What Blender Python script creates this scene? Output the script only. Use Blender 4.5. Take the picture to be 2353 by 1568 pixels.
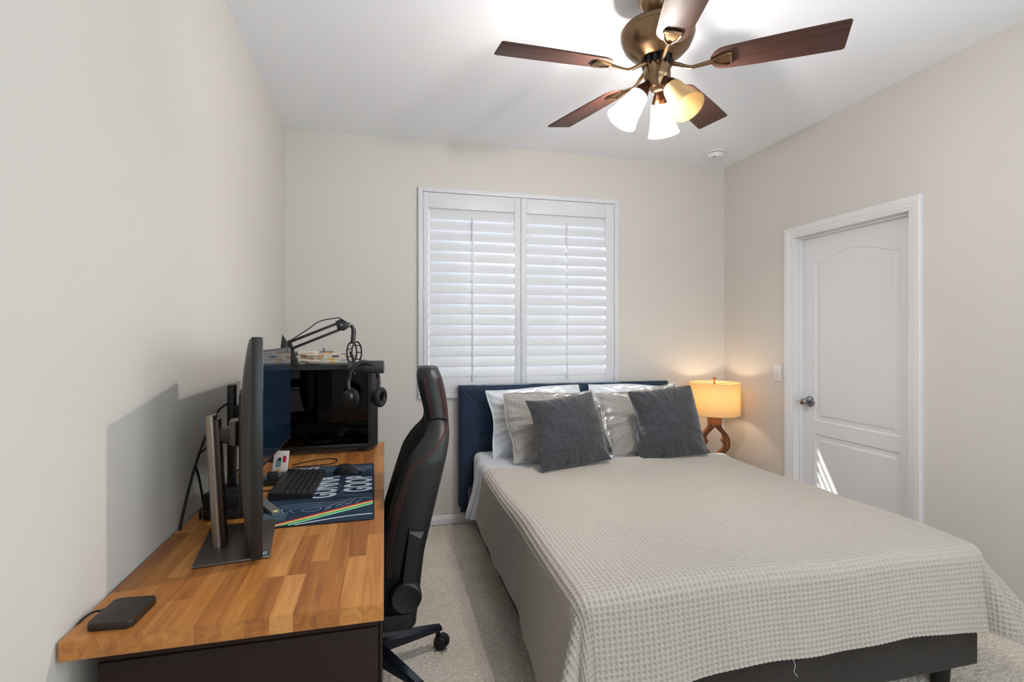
import bpy, bmesh, math, random
import numpy as np
from mathutils import Vector, Matrix, noise

for o in list(bpy.data.objects):
    bpy.data.objects.remove(o)
SC = bpy.context.scene
COL = SC.collection
PI = math.pi
rad = math.radians

# ------------------------------------------------------------------ camera, world, sun, exposure
cam = bpy.data.cameras.new('camera')
cam.sensor_width = 36.0
cam.lens = 36.0 * 1175.0 / 2353.0
cam.shift_y = -12.0 / 2353.0
cam.clip_start = 0.02
camo = bpy.data.objects.new('camera', cam)
COL.objects.link(camo)
camo.location = (0, 0, 1.35)
camo.rotation_euler = (PI / 2, 0, -math.atan2(292.5, 1175.0))
SC.camera = camo

SC.view_settings.view_transform = 'Standard'
SC.view_settings.look = 'None'
SC.view_settings.gamma = 1.0
SC.view_settings.use_curve_mapping = False
SC.view_settings.exposure = 1.0
SC.cycles.diffuse_bounces = 8
SC.cycles.max_bounces = 14

W = bpy.data.worlds.new('sky')
SC.world = W
W.use_nodes = True
bg = W.node_tree.nodes['Background']
bg.inputs['Color'].default_value = (0.89, 0.94, 1.0, 1)
bg.inputs['Strength'].default_value = 2.35

SUN = bpy.data.lights.new('sun', 'SUN')
SUN.energy = 7.0
SUN.angle = rad(0.8)
SUN.color = (1.0, 0.96, 0.9)
suno = bpy.data.objects.new('sun', SUN)
COL.objects.link(suno)
suno.location = (-2, 8, 6)
suno.rotation_euler = Vector((1.30, -0.95, -1.62)).to_track_quat('-Z', 'Y').to_euler()


def portal(name, loc, rot, sx, sy):
    l = bpy.data.lights.new(name, 'AREA')
    l.shape = 'RECTANGLE'
    l.size, l.size_y = sx, sy
    l.cycles.is_portal = True
    o = bpy.data.objects.new(name, l)
    COL.objects.link(o)
    o.location = loc
    o.rotation_euler = rot


portal('window_portal', (0.995, 3.86, 1.655), (-PI / 2, 0, 0), 1.5, 1.5)
portal('rear_fill_portal', (1.25, -1.03, 1.65), (PI / 2, 0, 0), 2.1, 1.5)  # sky light through the added rear window
portal('side_fill_portal', (2.82, 0.10, 1.65), (0, PI / 2, 0), 1.5, 1.7)  # sky light through the added side window


# ------------------------------------------------------------------ materials
def srgb(h):
    h = h.lstrip('#')
    c = [int(h[i:i + 2], 16) / 255 for i in (0, 2, 4)]
    return tuple(x / 12.92 if x <= 0.04045 else ((x + 0.055) / 1.055) ** 2.4 for x in c) + (1,)


class NT:
    def __init__(s, name):
        s.m = bpy.data.materials.new(name)
        s.m.use_nodes = True
        s.t = s.m.node_tree
        s.b = s.t.nodes['Principled BSDF']
        s.out = s.t.nodes['Material Output']

    def n(s, typ, **kw):
        x = s.t.nodes.new(typ)
        for k, v in kw.items():
            setattr(x, k, v)
        return x

    def l(s, a, b):
        s.t.links.new(a, b)

    def math(s, op, a, b=None, clamp=False):
        x = s.n('ShaderNodeMath', operation=op, use_clamp=clamp)
        for i, v in enumerate((a, b)):
            if v is None:
                continue
            if isinstance(v, (int, float)):
                x.inputs[i].default_value = v
            else:
                s.l(v, x.inputs[i])
        return x.outputs[0]


def mat(name, col, rough=0.5, metal=0.0, spec=0.5, var=None, bump=None, sheen=0, coat=0, emit=None, coords='Object'):
    """var = (scale, amount 0..1), bump = (scale, strength, distance)"""
    n = NT(name)
    c = srgb(col) if isinstance(col, str) else col
    b = n.b
    b.inputs['Base Color'].default_value = c
    b.inputs['Roughness'].default_value = rough
    b.inputs['Metallic'].default_value = metal
    b.inputs['Specular IOR Level'].default_value = spec
    b.inputs['Sheen Weight'].default_value = sheen
    b.inputs['Coat Weight'].default_value = coat
    tc = n.n('ShaderNodeTexCoord') if (var or bump) else None
    if var:
        no = n.n('ShaderNodeTexNoise')
        no.inputs['Scale'].default_value = var[0]
        no.inputs['Detail'].default_value = 4
        n.l(tc.outputs[coords], no.inputs['Vector'])
        r = n.n('ShaderNodeValToRGB')
        k = var[1]
        r.color_ramp.elements[0].position = 0.3
        r.color_ramp.elements[1].position = 0.7
        r.color_ramp.elements[0].color = tuple(x * (1 - k) for x in c[:3]) + (1,)
        r.color_ramp.elements[1].color = tuple(min(1, x * (1 + k)) for x in c[:3]) + (1,)
        n.l(no.outputs['Fac'], r.inputs['Fac'])
        n.l(r.outputs['Color'], b.inputs['Base Color'])
    if bump:
        no = n.n('ShaderNodeTexNoise')
        no.inputs['Scale'].default_value = bump[0]
        no.inputs['Detail'].default_value = 3
        n.l(tc.outputs[coords], no.inputs['Vector'])
        bp = n.n('ShaderNodeBump')
        bp.inputs['Strength'].default_value = bump[1]
        bp.inputs['Distance'].default_value = bump[2]
        n.l(no.outputs['Fac'], bp.inputs['Height'])
        n.l(bp.outputs['Normal'], b.inputs['Normal'])
    if emit:
        b.inputs['Emission Color'].default_value = srgb(emit[0]) if isinstance(emit[0], str) else emit[0]
        b.inputs['Emission Strength'].default_value = emit[1]
    return n.m


def wood(name, dark, light, axis=1, scale=1.0, rough=0.4, randomize=0.5, pos=True, coat=0.0, mid=None):
    """streaky wood grain along an axis; each object gets its own tone and grain offset"""
    n = NT(name)
    if pos:
        g = n.n('ShaderNodeNewGeometry').outputs['Position']
    else:
        g = n.n('ShaderNodeTexCoord').outputs['Object']
    oi = n.n('ShaderNodeObjectInfo')
    off = n.n('ShaderNodeVectorMath', operation='SCALE')
    off.inputs[0].default_value = (17.0, 31.0, 11.0)
    n.l(oi.outputs['Random'], off.inputs['Scale'])
    add = n.n('ShaderNodeVectorMath', operation='ADD')
    n.l(g, add.inputs[0])
    n.l(off.outputs[0], add.inputs[1])
    mp = n.n('ShaderNodeMapping')
    sc = [26 * scale, 26 * scale, 26 * scale]
    sc[axis] = 1.6 * scale
    mp.inputs['Scale'].default_value = sc
    n.l(add.outputs[0], mp.inputs['Vector'])
    n1 = n.n('ShaderNodeTexNoise')
    n1.inputs['Scale'].default_value = 1.2
    n1.inputs['Detail'].default_value = 6
    n1.inputs['Distortion'].default_value = 1.4
    n.l(mp.outputs[0], n1.inputs['Vector'])
    mp2 = n.n('ShaderNodeMapping')
    sc2 = [180 * scale] * 3
    sc2[axis] = 4 * scale
    mp2.inputs['Scale'].default_value = sc2
    n.l(add.outputs[0], mp2.inputs['Vector'])
    n2 = n.n('ShaderNodeTexNoise')
    n2.inputs['Scale'].default_value = 1.0
    n2.inputs['Detail'].default_value = 2
    n.l(mp2.outputs[0], n2.inputs['Vector'])
    f = n.math('ADD', n.math('MULTIPLY', n1.outputs['Fac'], 0.62), n.math('MULTIPLY', n2.outputs['Fac'], 0.25))
    f = n.math('ADD', f, n.math('MULTIPLY', n.math('SUBTRACT', oi.outputs['Random'], 0.5), randomize))
    r = n.n('ShaderNodeValToRGB')
    r.color_ramp.elements[0].position = 0.18
    r.color_ramp.elements[1].position = 0.72
    r.color_ramp.elements[0].color = srgb(dark)
    r.color_ramp.elements[1].color = srgb(light)
    if mid:
        e = r.color_ramp.elements.new(0.45)
        e.color = srgb(mid)
    n.l(f, r.inputs['Fac'])
    n.l(r.outputs['Color'], n.b.inputs['Base Color'])
    n.b.inputs['Roughness'].default_value = rough
    n.b.inputs['Coat Weight'].default_value = coat
    bp = n.n('ShaderNodeBump')
    bp.inputs['Strength'].default_value = 0.12
    bp.inputs['Distance'].default_value = 0.001
    n.l(n2.outputs['Fac'], bp.inputs['Height'])
    n.l(bp.outputs['Normal'], n.b.inputs['Normal'])
    return n.m


def woven(name, a, b, scale=420, rough=0.95, sheen=0.3, big=9.0):
    """cloth with a fine heathered weave"""
    n = NT(name)
    tc = n.n('ShaderNodeTexCoord').outputs['Object']
    f = None
    for k in range(3):
        mp = n.n('ShaderNodeMapping')
        sc = [scale * 0.12] * 3
        sc[k] = scale
        mp.inputs['Scale'].default_value = sc
        n.l(tc, mp.inputs['Vector'])
        no = n.n('ShaderNodeTexNoise')
        no.inputs['Scale'].default_value = 1.0
        no.inputs['Detail'].default_value = 2
        n.l(mp.outputs[0], no.inputs['Vector'])
        v = n.math('MULTIPLY', no.outputs['Fac'], 0.27)
        f = v if f is None else n.math('ADD', f, v)
    no = n.n('ShaderNodeTexNoise')
    no.inputs['Scale'].default_value = big
    no.inputs['Detail'].default_value = 5
    n.l(tc, no.inputs['Vector'])
    f = n.math('ADD', f, n.math('MULTIPLY', no.outputs['Fac'], 0.2))
    r = n.n('ShaderNodeValToRGB')
    r.color_ramp.elements[0].position = 0.36
    r.color_ramp.elements[1].position = 0.66
    r.color_ramp.elements[0].color = srgb(a)
    r.color_ramp.elements[1].color = srgb(b)
    n.l(f, r.inputs['Fac'])
    n.l(r.outputs['Color'], n.b.inputs['Base Color'])
    n.b.inputs['Roughness'].default_value = rough
    n.b.inputs['Sheen Weight'].default_value = sheen
    n.b.inputs['Specular IOR Level'].default_value = 0.2
    bp = n.n('ShaderNodeBump')
    bp.inputs['Strength'].default_value = 0.35
    bp.inputs['Distance'].default_value = 0.001
    n.l(f, bp.inputs['Height'])
    n.l(bp.outputs['Normal'], n.b.inputs['Normal'])
    return n.m


def shade_glass(name, col, trans, rough=0.35, gloss=0.1, clear=0.0):
    """frosted or cloth lamp shade: diffuse + translucent + a little gloss"""
    n = NT(name)
    n.t.nodes.remove(n.b)
    d = n.n('ShaderNodeBsdfDiffuse')
    t = n.n('ShaderNodeBsdfTranslucent')
    g = n.n('ShaderNodeBsdfGlossy')
    g.inputs['Roughness'].default_value = rough
    c = srgb(col)
    d.inputs['Color'].default_value = c
    t.inputs['Color'].default_value = c
    m1 = n.n('ShaderNodeMixShader')
    m1.inputs[0].default_value = trans
    n.l(d.outputs[0], m1.inputs[1])
    n.l(t.outputs[0], m1.inputs[2])
    m2 = n.n('ShaderNodeMixShader')
    m2.inputs[0].default_value = gloss
    n.l(m1.outputs[0], m2.inputs[1])
    n.l(g.outputs[0], m2.inputs[2])
    if clear:
        tr = n.n('ShaderNodeBsdfTransparent')
        m3 = n.n('ShaderNodeMixShader')
        m3.inputs[0].default_value = clear
        n.l(m2.outputs[0], m3.inputs[1])
        n.l(tr.outputs[0], m3.inputs[2])
        m2 = m3
    n.l(m2.outputs[0], n.out.inputs['Surface'])
    return n.m


def clear_glass(name, tint, refl=1.45, rough=0.0):
    n = NT(name)
    n.t.nodes.remove(n.b)
    t = n.n('ShaderNodeBsdfTransparent')
    t.inputs['Color'].default_value = tint
    g = n.n('ShaderNodeBsdfGlossy')
    g.inputs['Roughness'].default_value = rough
    lw_ = n.n('ShaderNodeLayerWeight')
    f0 = ((refl - 1) / (refl + 1)) ** 2
    fr = n.math('ADD', n.math('MULTIPLY', n.math('POWER', lw_.outputs['Facing'], 5.0), 1 - f0), f0)
    m = n.n('ShaderNodeMixShader')
    n.l(fr, m.inputs[0])
    n.l(t.outputs[0], m.inputs[1])
    n.l(g.outputs[0], m.inputs[2])
    n.l(m.outputs[0], n.out.inputs['Surface'])
    return n.m


def emitter(name, col, strength):
    n = NT(name)
    n.t.nodes.remove(n.b)
    e = n.n('ShaderNodeEmission')
    e.inputs['Color'].default_value = srgb(col)
    e.inputs['Strength'].default_value = strength
    n.l(e.outputs[0], n.out.inputs['Surface'])
    return n.m


def carpet_mat():
    n = NT('carpet')
    g = n.n('ShaderNodeNewGeometry').outputs['Position']
    n1 = n.n('ShaderNodeTexNoise'); n1.inputs['Scale'].default_value = 170; n1.inputs['Detail'].default_value = 3
    n2 = n.n('ShaderNodeTexNoise'); n2.inputs['Scale'].default_value = 3.5; n2.inputs['Detail'].default_value = 4
    n3 = n.n('ShaderNodeTexVoronoi'); n3.inputs['Scale'].default_value = 95
    for x in (n1, n2, n3):
        n.l(g, x.inputs['Vector'])
    f = n.math('ADD', n.math('MULTIPLY', n1.outputs['Fac'], 0.75), n.math('MULTIPLY', n2.outputs['Fac'], 0.25))
    r = n.n('ShaderNodeValToRGB')
    r.color_ramp.elements[0].position = 0.3
    r.color_ramp.elements[1].position = 0.66
    r.color_ramp.elements[0].color = srgb('b0a394')
    r.color_ramp.elements[1].color = srgb('efe6da')
    n.l(f, r.inputs['Fac'])
    n.l(r.outputs['Color'], n.b.inputs['Base Color'])
    n.b.inputs['Roughness'].default_value = 1.0
    n.b.inputs['Specular IOR Level'].default_value = 0.05
    n.b.inputs['Sheen Weight'].default_value = 0.2
    bp = n.n('ShaderNodeBump'); bp.inputs['Strength'].default_value = 0.9; bp.inputs['Distance'].default_value = 0.006
    n.l(n.math('ADD', n.math('MULTIPLY', n1.outputs['Fac'], 0.6), n.math('MULTIPLY', n3.outputs['Distance'], 0.6)), bp.inputs['Height'])
    n.l(bp.outputs['Normal'], n.b.inputs['Normal'])
    return n.m


M = {}
M['wall'] = mat('wall_paint', 'd2cec8', 0.75, spec=0.25, bump=(90, 0.10, 0.002))
M['ceil'] = mat('ceiling_paint', 'eff2f8', 0.85, spec=0.2, bump=(120, 0.12, 0.002))
M['white'] = mat('white_paint', 'e2e2e4', 0.38, spec=0.4)
M['shutter'] = mat('shutter_paint', 'd9dadf', 0.4, spec=0.4)
M['carpet'] = carpet_mat()
M['stave'] = wood('oak_stave', '8c5226', 'd09658', 1, 1.0, 0.40, 0.42, mid='b47636')
M['espresso'] = wood('espresso_laminate', '1a0f0c', '2b1a15', 0, 0.7, 0.6, 0.0)
M['espresso'].node_tree.nodes['Principled BSDF'].inputs['Specular IOR Level'].default_value = 0.25
M['bronze'] = mat('brushed_bronze', '8a7156', 0.28, 1.0)
M['bronze_dark'] = mat('dark_bronze', '5a3c2a', 0.32, 1.0)
M['blade'] = wood('fan_blade_wood', '33201b', '5a3a30', 0, 0.8, 0.55, 0.05, pos=False)
M['blade'].node_tree.nodes['Principled BSDF'].inputs['Specular IOR Level'].default_value = 0.3
M['blade_edge'] = mat('blade_edge', '1d1614', 0.5)
M['frost'] = shade_glass('frosted_glass', 'fffaf2', 0.72, gloss=0.05, clear=0.36)
M['frost_amber'] = shade_glass('cream_glass', 'cdb383', 0.25)
M['bulb_on'] = emitter('lit_bulb', 'fdf5ee', 1080.0)
M['bulb_off'] = mat('unlit_bulb', 'dcc99a', 0.3)
M['linen'] = shade_glass('lamp_linen', 'f6e0b0', 0.5, gloss=0.02)
M['amber_wood'] = wood('lamp_wood', '6b330f', 'c47a35', 2, 1.5, 0.4, 0.0, pos=False)
M['carved'] = mat('carved_dark_wood', '4a2812', 0.6, var=(160, 0.7), bump=(180, 0.9, 0.004))
M['tan_wood'] = wood('nightstand_wood', 'a07c50', 'd0ab7a', 0, 1.0, 0.4, 0.0)
M['chrome'] = mat('satin_chrome', '9a9a9c', 0.18, 1.0)
M['navy'] = woven('navy_upholstery', '172133', '293c55', 600, 0.8, 0.25)
M['charcoal_fabric'] = woven('charcoal_upholstery', '2b2725', '3a3532', 500, 0.9, 0.1)
M['blackleg'] = mat('black_leg', '141312', 0.45)
M['sheet'] = mat('white_cotton', 'd9dce2', 0.9, spec=0.15, sheen=0.2, bump=(14, 0.25, 0.01))
M['sheet_grey'] = mat('pale_grey_cotton', 'c3c5ca', 0.9, spec=0.15, sheen=0.2, bump=(18, 0.25, 0.008))
M['waffle'] = mat('waffle_cotton', 'b2aba2', 0.95, spec=0.1, sheen=0.15, var=(240, 0.08))
M['sham'] = mat('sham_cotton', 'aaa6a2', 0.95, spec=0.1, sheen=0.2, var=(240, 0.12))
M['cushion'] = woven('charcoal_chenille', '27272b', '4c4c52', 330, 0.95, 0.5, 14)
M['black'] = mat('black_plastic', '121213', 0.42)
M['blackm'] = mat('black_matte', '0e0e0f', 0.65)
M['grey_pl'] = mat('grey_plastic', '3b3b3c', 0.5)
M['mon_back'] = mat('monitor_back', '38332f', 0.42, 0.1)
M['mon_edge'] = mat('monitor_bezel', '242222', 0.4, 0.2)
M['screen'] = mat('dark_screen', '15263a', 0.06, spec=0.9)  # dark glass, its bluish reflection tinted into the base colour
M['gun'] = mat('gunmetal', '6a625d', 0.38, 0.8)
M['taupe'] = mat('taupe_metal', '8a7f74', 0.32, 0.85)
M['brown_met'] = mat('brown_metal', '33241f', 0.4, 0.4)
M['steelgrey'] = mat('grey_foot', '6c6c6a', 0.5, 0.2)
M['tinted'] = clear_glass('tinted_glass', (0.34, 0.34, 0.35, 1), 1.34)
M['pane'] = clear_glass('window_glass', (0.94, 0.97, 0.97, 1))
M['pcb'] = mat('circuit_board', '15171a', 0.5, var=(60, 0.5))
M['copper_red'] = mat('brown_red_panel', '5a2f1e', 0.5)
M['lightgrey'] = mat('light_grey_plastic', '8d8c88', 0.5)
M['leather'] = mat('black_leatherette', '151617', 0.5, spec=0.5, bump=(260, 0.12, 0.001))
M['leather_soft'] = mat('dark_fabric_seat', '0f1012', 0.8, spec=0.2)
M['redthread'] = mat('red_thread', '6e1f16', 0.7)
M['gold'] = mat('gold_thread', 'b8924a', 0.5, 0.3)
M['base_blue'] = mat('glossy_black_leg', '1a1f2b', 0.22, 0.3)
M['pad'] = mat('mousepad_cloth', '26374b', 0.85, spec=0.2, bump=(700, 0.2, 0.0006))
M['pad_edge'] = mat('mousepad_edge', '0c0d10', 0.9)
M['pr_white'] = mat('print_white', 'd9e4ee', 0.85, spec=0.2)
M['pr_line'] = mat('print_line', '8ea1b6', 0.85, spec=0.2)
M['pr_red'] = mat('print_red', 'd8473f', 0.85, spec=0.2)
M['pr_yel'] = mat('print_yellow', 'e8dc8a', 0.85, spec=0.2)
M['pr_grn'] = mat('print_green', '3f9a4a', 0.85, spec=0.2)
M['pr_mint'] = mat('print_mint', '93e2bd', 0.85, spec=0.2)
M['brick_white'] = mat('toy_white', 'dcd3c0', 0.3)
M['brick_tan'] = mat('toy_tan', 'c49468', 0.3)
M['brick_blue'] = mat('toy_blue', '24508f', 0.3)
M['brick_yellow'] = mat('toy_yellow', 'd8a52a', 0.3)
M['brick_grey'] = mat('toy_grey', '6d6b66', 0.35)
M['card'] = mat('white_card', 'e6e2da', 0.6)
M['pink'] = mat('pink_print', 'c22a55', 0.6)
M['teal'] = mat('teal_print', '6f8f95', 0.6)
M['orange'] = mat('orange_print', 'd99a2c', 0.6)
M['led'] = mat('blue_led', '2b6bd0', 0.4)


# ------------------------------------------------------------------ mesh helpers
class MB:
    def __init__(s):
        s.v, s.f = [], []

    def add(s, vs, fs, mx=None):
        k = len(s.v)
        s.v += [tuple(mx @ Vector(p)) for p in vs] if mx else [tuple(p) for p in vs]
        s.f += [tuple(i + k for i in f) for f in fs]
        return s

    def box(s, a, b, bev=0.0, seg=2, mx=None):
        x0, y0, z0 = a
        x1, y1, z1 = b
        vs = [(x0, y0, z0), (x1, y0, z0), (x1, y1, z0), (x0, y1, z0), (x0, y0, z1), (x1, y0, z1), (x1, y1, z1), (x0, y1, z1)]
        fs = [(0, 3, 2, 1), (4, 5, 6, 7), (0, 1, 5, 4), (1, 2, 6, 5), (2, 3, 7, 6), (3, 0, 4, 7)]
        if bev > 0:
            bm = bmesh.new()
            bv = [bm.verts.new(p) for p in vs]
            for f in fs:
                bm.faces.new([bv[i] for i in f])
            bmesh.ops.bevel(bm, geom=bm.edges[:], offset=bev, segments=seg, profile=0.5, affect='EDGES', clamp_overlap=True)
            bm.verts.index_update()
            vs = [v.co.copy() for v in bm.verts]
            fs = [[v.index for v in f.verts] for f in bm.faces]
            bm.free()
        return s.add(vs, fs, mx)

    def lathe(s, prof, n=32, mx=None, cap=True):
        """prof: list of (r, z)"""
        vs, fs = [], []
        for r, z in prof:
            for i in range(n):
                a = 2 * PI * i / n
                vs.append((r * math.cos(a), r * math.sin(a), z))
        for j in range(len(prof) - 1):
            for i in range(n):
                i2 = (i + 1) % n
                fs.append((j * n + i, j * n + i2, (j + 1) * n + i2, (j + 1) * n + i))
        if cap:
            fs.append(tuple(range(n - 1, -1, -1)))
            k = (len(prof) - 1) * n
            fs.append(tuple(k + i for i in range(n)))
        return s.add(vs, fs, mx)

    def cyl(s, p0, p1, r0, r1=None, n=20, cap=True):
        p0, p1 = Vector(p0), Vector(p1)
        d = p1 - p0
        q = d.to_track_quat('Z', 'Y').to_matrix().to_4x4()
        mx = Matrix.Translation(p0) @ q
        return s.lathe([(r0, 0), (r1 if r1 is not None else r0, d.length)], n, mx, cap)

    def tube(s, pts, r, n=8, closed=False):
        P = [Vector(p) for p in pts]
        m = len(P)
        vs, fs = [], []
        up = Vector((0.013, 0.021, 1)).normalized()
        prev = None
        for i, p in enumerate(P):
            if closed:
                t = P[(i + 1) % m] - P[i - 1]
            else:
                t = P[min(i + 1, m - 1)] - P[max(i - 1, 0)]
            t.normalize()
            a = prev if prev is not None else t.cross(up if abs(t.dot(up)) < 0.95 else Vector((1, 0, 0)))
            a = (a - t * a.dot(t)).normalized()
            prev = a
            b = t.cross(a)
            rr = r[i] if isinstance(r, (list, tuple)) else r
            for k in range(n):
                w = 2 * PI * k / n
                vs.append(p + a * (rr * math.cos(w)) + b * (rr * math.sin(w)))
        rng = range(m if closed else m - 1)
        for i in rng:
            j = (i + 1) % m
            for k in range(n):
                k2 = (k + 1) % n
                fs.append((i * n + k, i * n + k2, j * n + k2, j * n + k))
        if not closed:
            fs.append(tuple(range(n - 1, -1, -1)))
            fs.append(tuple((m - 1) * n + k for k in range(n)))
        return s.add(vs, fs)

    def prism(s, poly, z0, z1, mx=None, bev=0.0):
        """poly: list of (x,y), extruded z0..z1"""
        n = len(poly)
        vs = [(x, y, z0) for x, y in poly] + [(x, y, z1) for x, y in poly]
        fs = [tuple(range(n - 1, -1, -1)), tuple(range(n, 2 * n))]
        fs += [(i, (i + 1) % n, n + (i + 1) % n, n + i) for i in range(n)]
        if bev:
            bm = bmesh.new()
            bv = [bm.verts.new(p) for p in vs]
            for f in fs:
                bm.faces.new([bv[i] for i in f])
            ed = [e for e in bm.edges if abs(e.verts[0].co.z - e.verts[1].co.z) < 1e-9]
            bmesh.ops.bevel(bm, geom=ed, offset=bev, segments=2, profile=0.5, affect='EDGES')
            bm.verts.index_update()
            vs = [v.co.copy() for v in bm.verts]
            fs = [[v.index for v in f.verts] for f in bm.faces]
            bm.free()
        return s.add(vs, fs, mx)

    def loft(s, rings, cap=True, mx=None):
        n = len(rings[0])
        vs = [p for r in rings for p in r]
        fs = []
        for j in range(len(rings) - 1):
            for i in range(n):
                i2 = (i + 1) % n
                fs.append((j * n + i, j * n + i2, (j + 1) * n + i2, (j + 1) * n + i))
        if cap:
            fs.append(tuple(range(n - 1, -1, -1)))
            fs.append(tuple((len(rings) - 1) * n + i for i in range(n)))
        return s.add(vs, fs, mx)

    def mesh(s, name, material=None, smooth=35):
        me = bpy.data.meshes.new(name)
        me.from_pydata(s.v, [], s.f)
        finish(me, material, smooth)
        return me

    def build(s, name, material, parent=None, smooth=35):
        return link(name, s.mesh(name, material, smooth), parent)


def finish(me, material, smooth=35):
    me.update()
    bm = bmesh.new()
    bm.from_mesh(me)
    bmesh.ops.recalc_face_normals(bm, faces=bm.faces[:])
    bm.to_mesh(me)
    bm.free()
    if material:
        me.materials.append(M[material] if isinstance(material, str) else material)
    if smooth:
        me.polygons.foreach_set('use_smooth', [True] * len(me.polygons))
        if smooth < 179:
            me.set_sharp_from_angle(angle=rad(smooth))


def link(name, me, parent=None):
    o = bpy.data.objects.new(name, me)
    COL.objects.link(o)
    if parent:
        o.parent = parent
    return o


def tag(o, label, cat, group=None, kind=None):
    o['label'] = label
    if cat:
        o['category'] = cat
    if group:
        o['group'] = group
    if kind:
        o['kind'] = kind
    return o


def thing(name, label, cat, loc=(0, 0, 0), rotz=0.0, group=None):
    o = bpy.data.objects.new(name, None)
    o.empty_display_size = 0.05
    COL.objects.link(o)
    o.location = loc
    o.rotation_euler = (0, 0, rotz)
    return tag(o, label, cat, group)


def struct(o):
    o['kind'] = 'structure'
    return o


def sempty(name, loc=(0, 0, 0)):
    o = bpy.data.objects.new(name, None)
    COL.objects.link(o)
    o.location = loc
    return struct(o)


def grid_mesh(name, P, material, smooth=180, wrap=False):
    """P: (n, m, 3) numpy array -> mesh"""
    n, m, _ = P.shape
    me = bpy.data.meshes.new(name)
    me.vertices.add(n * m)
    me.vertices.foreach_set('co', P.reshape(-1).astype(np.float32))
    i = np.arange(n - 1)[:, None]
    j = np.arange(m - 1)[None, :]
    q = np.stack([i * m + j, (i + 1) * m + j, (i + 1) * m + j + 1, i * m + j + 1], -1).reshape(-1, 4)
    nf = len(q)
    me.loops.add(nf * 4)
    me.loops.foreach_set('vertex_index', q.reshape(-1).astype(np.int32))
    me.polygons.add(nf)
    me.polygons.foreach_set('loop_start', np.arange(0, nf * 4, 4, dtype=np.int32))
    me.polygons.foreach_set('use_smooth', np.ones(nf, dtype=bool))
    me.update(calc_edges=True)
    me.validate()
    if material:
        me.materials.append(M[material])
    return me


def catmull(pts, k=8, closed=False):
    P = [Vector(p) for p in pts]
    out = []
    n = len(P)
    rng = range(n) if closed else range(n - 1)
    for i in rng:
        if closed:
            p0, p1, p2, p3 = P[i - 1], P[i], P[(i + 1) % n], P[(i + 2) % n]
        else:
            p0, p1, p2, p3 = P[max(i - 1, 0)], P[i], P[i + 1], P[min(i + 2, n - 1)]
        for j in range(k):
            t = j / k
            out.append(0.5 * ((2 * p1) + (p2 - p0) * t + (2 * p0 - 5 * p1 + 4 * p2 - p3) * t * t + (3 * p1 - p0 - 3 * p2 + p3) * t ** 3))
    if not closed:
        out.append(P[-1])
    return out


def interp(tab, x):
    xs = [t[0] for t in tab]
    ys = [t[1] for t in tab]
    return float(np.interp(x, xs, ys))


RZ = lambda a: Matrix.Rotation(a, 4, 'Z')
RX = lambda a: Matrix.Rotation(a, 4, 'X')
RY = lambda a: Matrix.Rotation(a, 4, 'Y')
TR = lambda x, y, z: Matrix.Translation((x, y, z))

# ------------------------------------------------------------------ the room
XL, XR, YB, YF, H = -0.646, 2.727, 3.68, -0.95, 2.74

# carpeted floor, pile as real relief
nx, ny = 470, 560
gx = np.linspace(XL - 0.1, XR + 0.1, nx)
gy = np.linspace(0.9, YB + 0.1, ny)
rng = np.random.default_rng(4)
hz = rng.random((nx, ny))
for _ in range(1):
    hz = (hz + np.roll(hz, 1, 0) + np.roll(hz, 1, 1) + np.roll(np.roll(hz, 1, 0), 1, 1)) / 4
Pf = np.zeros((nx, ny, 3))
Pf[..., 0] = gx[:, None]
Pf[..., 1] = gy[None, :]
Pf[..., 2] = (hz - 0.5) * 0.016 - 0.004
fl = link('floor', grid_mesh('floor', Pf, 'carpet'))
struct(fl)
m = MB()
m.box((XL - 0.1, YF - 0.1, -0.12), (XR + 0.1, YB + 0.1, -0.02))
m.box((XL - 0.1, YF - 0.1, -0.03), (XR + 0.1, 0.9, -0.004))
m.build('carpet_underlay', 'carpet', fl)

struct(MB().box((XL - 0.15, YF - 0.15, H), (XR + 0.25, YB + 0.2, H + 0.12)).build('ceiling', 'ceil'))
struct(MB().box((XL - 0.12, YF - 0.1, 0), (XL, YB + 0.16, H)).build('wall_left', 'wall'))

WX0, WX1, WZ0, WZ1 = 0.262, 1.732, 0.936, 2.372      # window opening
m = MB()
m.box((XL, YB, 0), (WX0, YB + 0.16, H))
m.box((WX1, YB, 0), (XR + 0.2, YB + 0.16, H))
m.box((WX0, YB, 0), (WX1, YB + 0.16, WZ0))
m.box((WX0, YB, WZ1), (WX1, YB + 0.16, H))
struct(m.build('wall_back', 'wall', smooth=0))

DY0, DY1, DZ = 2.128, 2.955, 2.036                    # door opening in the right wall
m = MB()
SY0, SY1, SZ0, SZ1 = -0.75, 0.95, 0.90, 2.40         # third window, added out of view beside the camera for more daylight
m.box((XR, SY1, 0), (XR + 0.13, DY0, H))
m.box((XR, YF - 0.1, 0), (XR + 0.13, SY0, H))
m.box((XR, SY0, 0), (XR + 0.13, SY1, SZ0))
m.box((XR, SY0, SZ1), (XR + 0.13, SY1, H))
m.box((XR, DY1, 0), (XR + 0.13, YB, H))
m.box((XR, DY0, DZ), (XR + 0.13, DY1, H))
struct(m.build('wall_right', 'wall', smooth=0))

RX0, RX1, RZ0, RZ1 = 0.20, 2.30, 0.90, 2.40           # second window, added out of view behind the camera as soft fill
m = MB()
m.box((XL, YF - 0.12, 0), (RX0, YF, H))
m.box((RX1, YF - 0.12, 0), (XR, YF, H))
m.box((RX0, YF - 0.12, 0), (RX1, YF, RZ0))
m.box((RX0, YF - 0.12, RZ1), (RX1, YF, H))
struct(m.build('wall_front', 'wall', smooth=0))

# baseboards
def base_prof(t=0.014, h=0.062):
    return [(0, 0), (t, 0), (t, h * 0.62), (t * 0.75, h * 0.74), (t * 0.75, h * 0.84), (t * 0.35, h), (0, h)]


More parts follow.
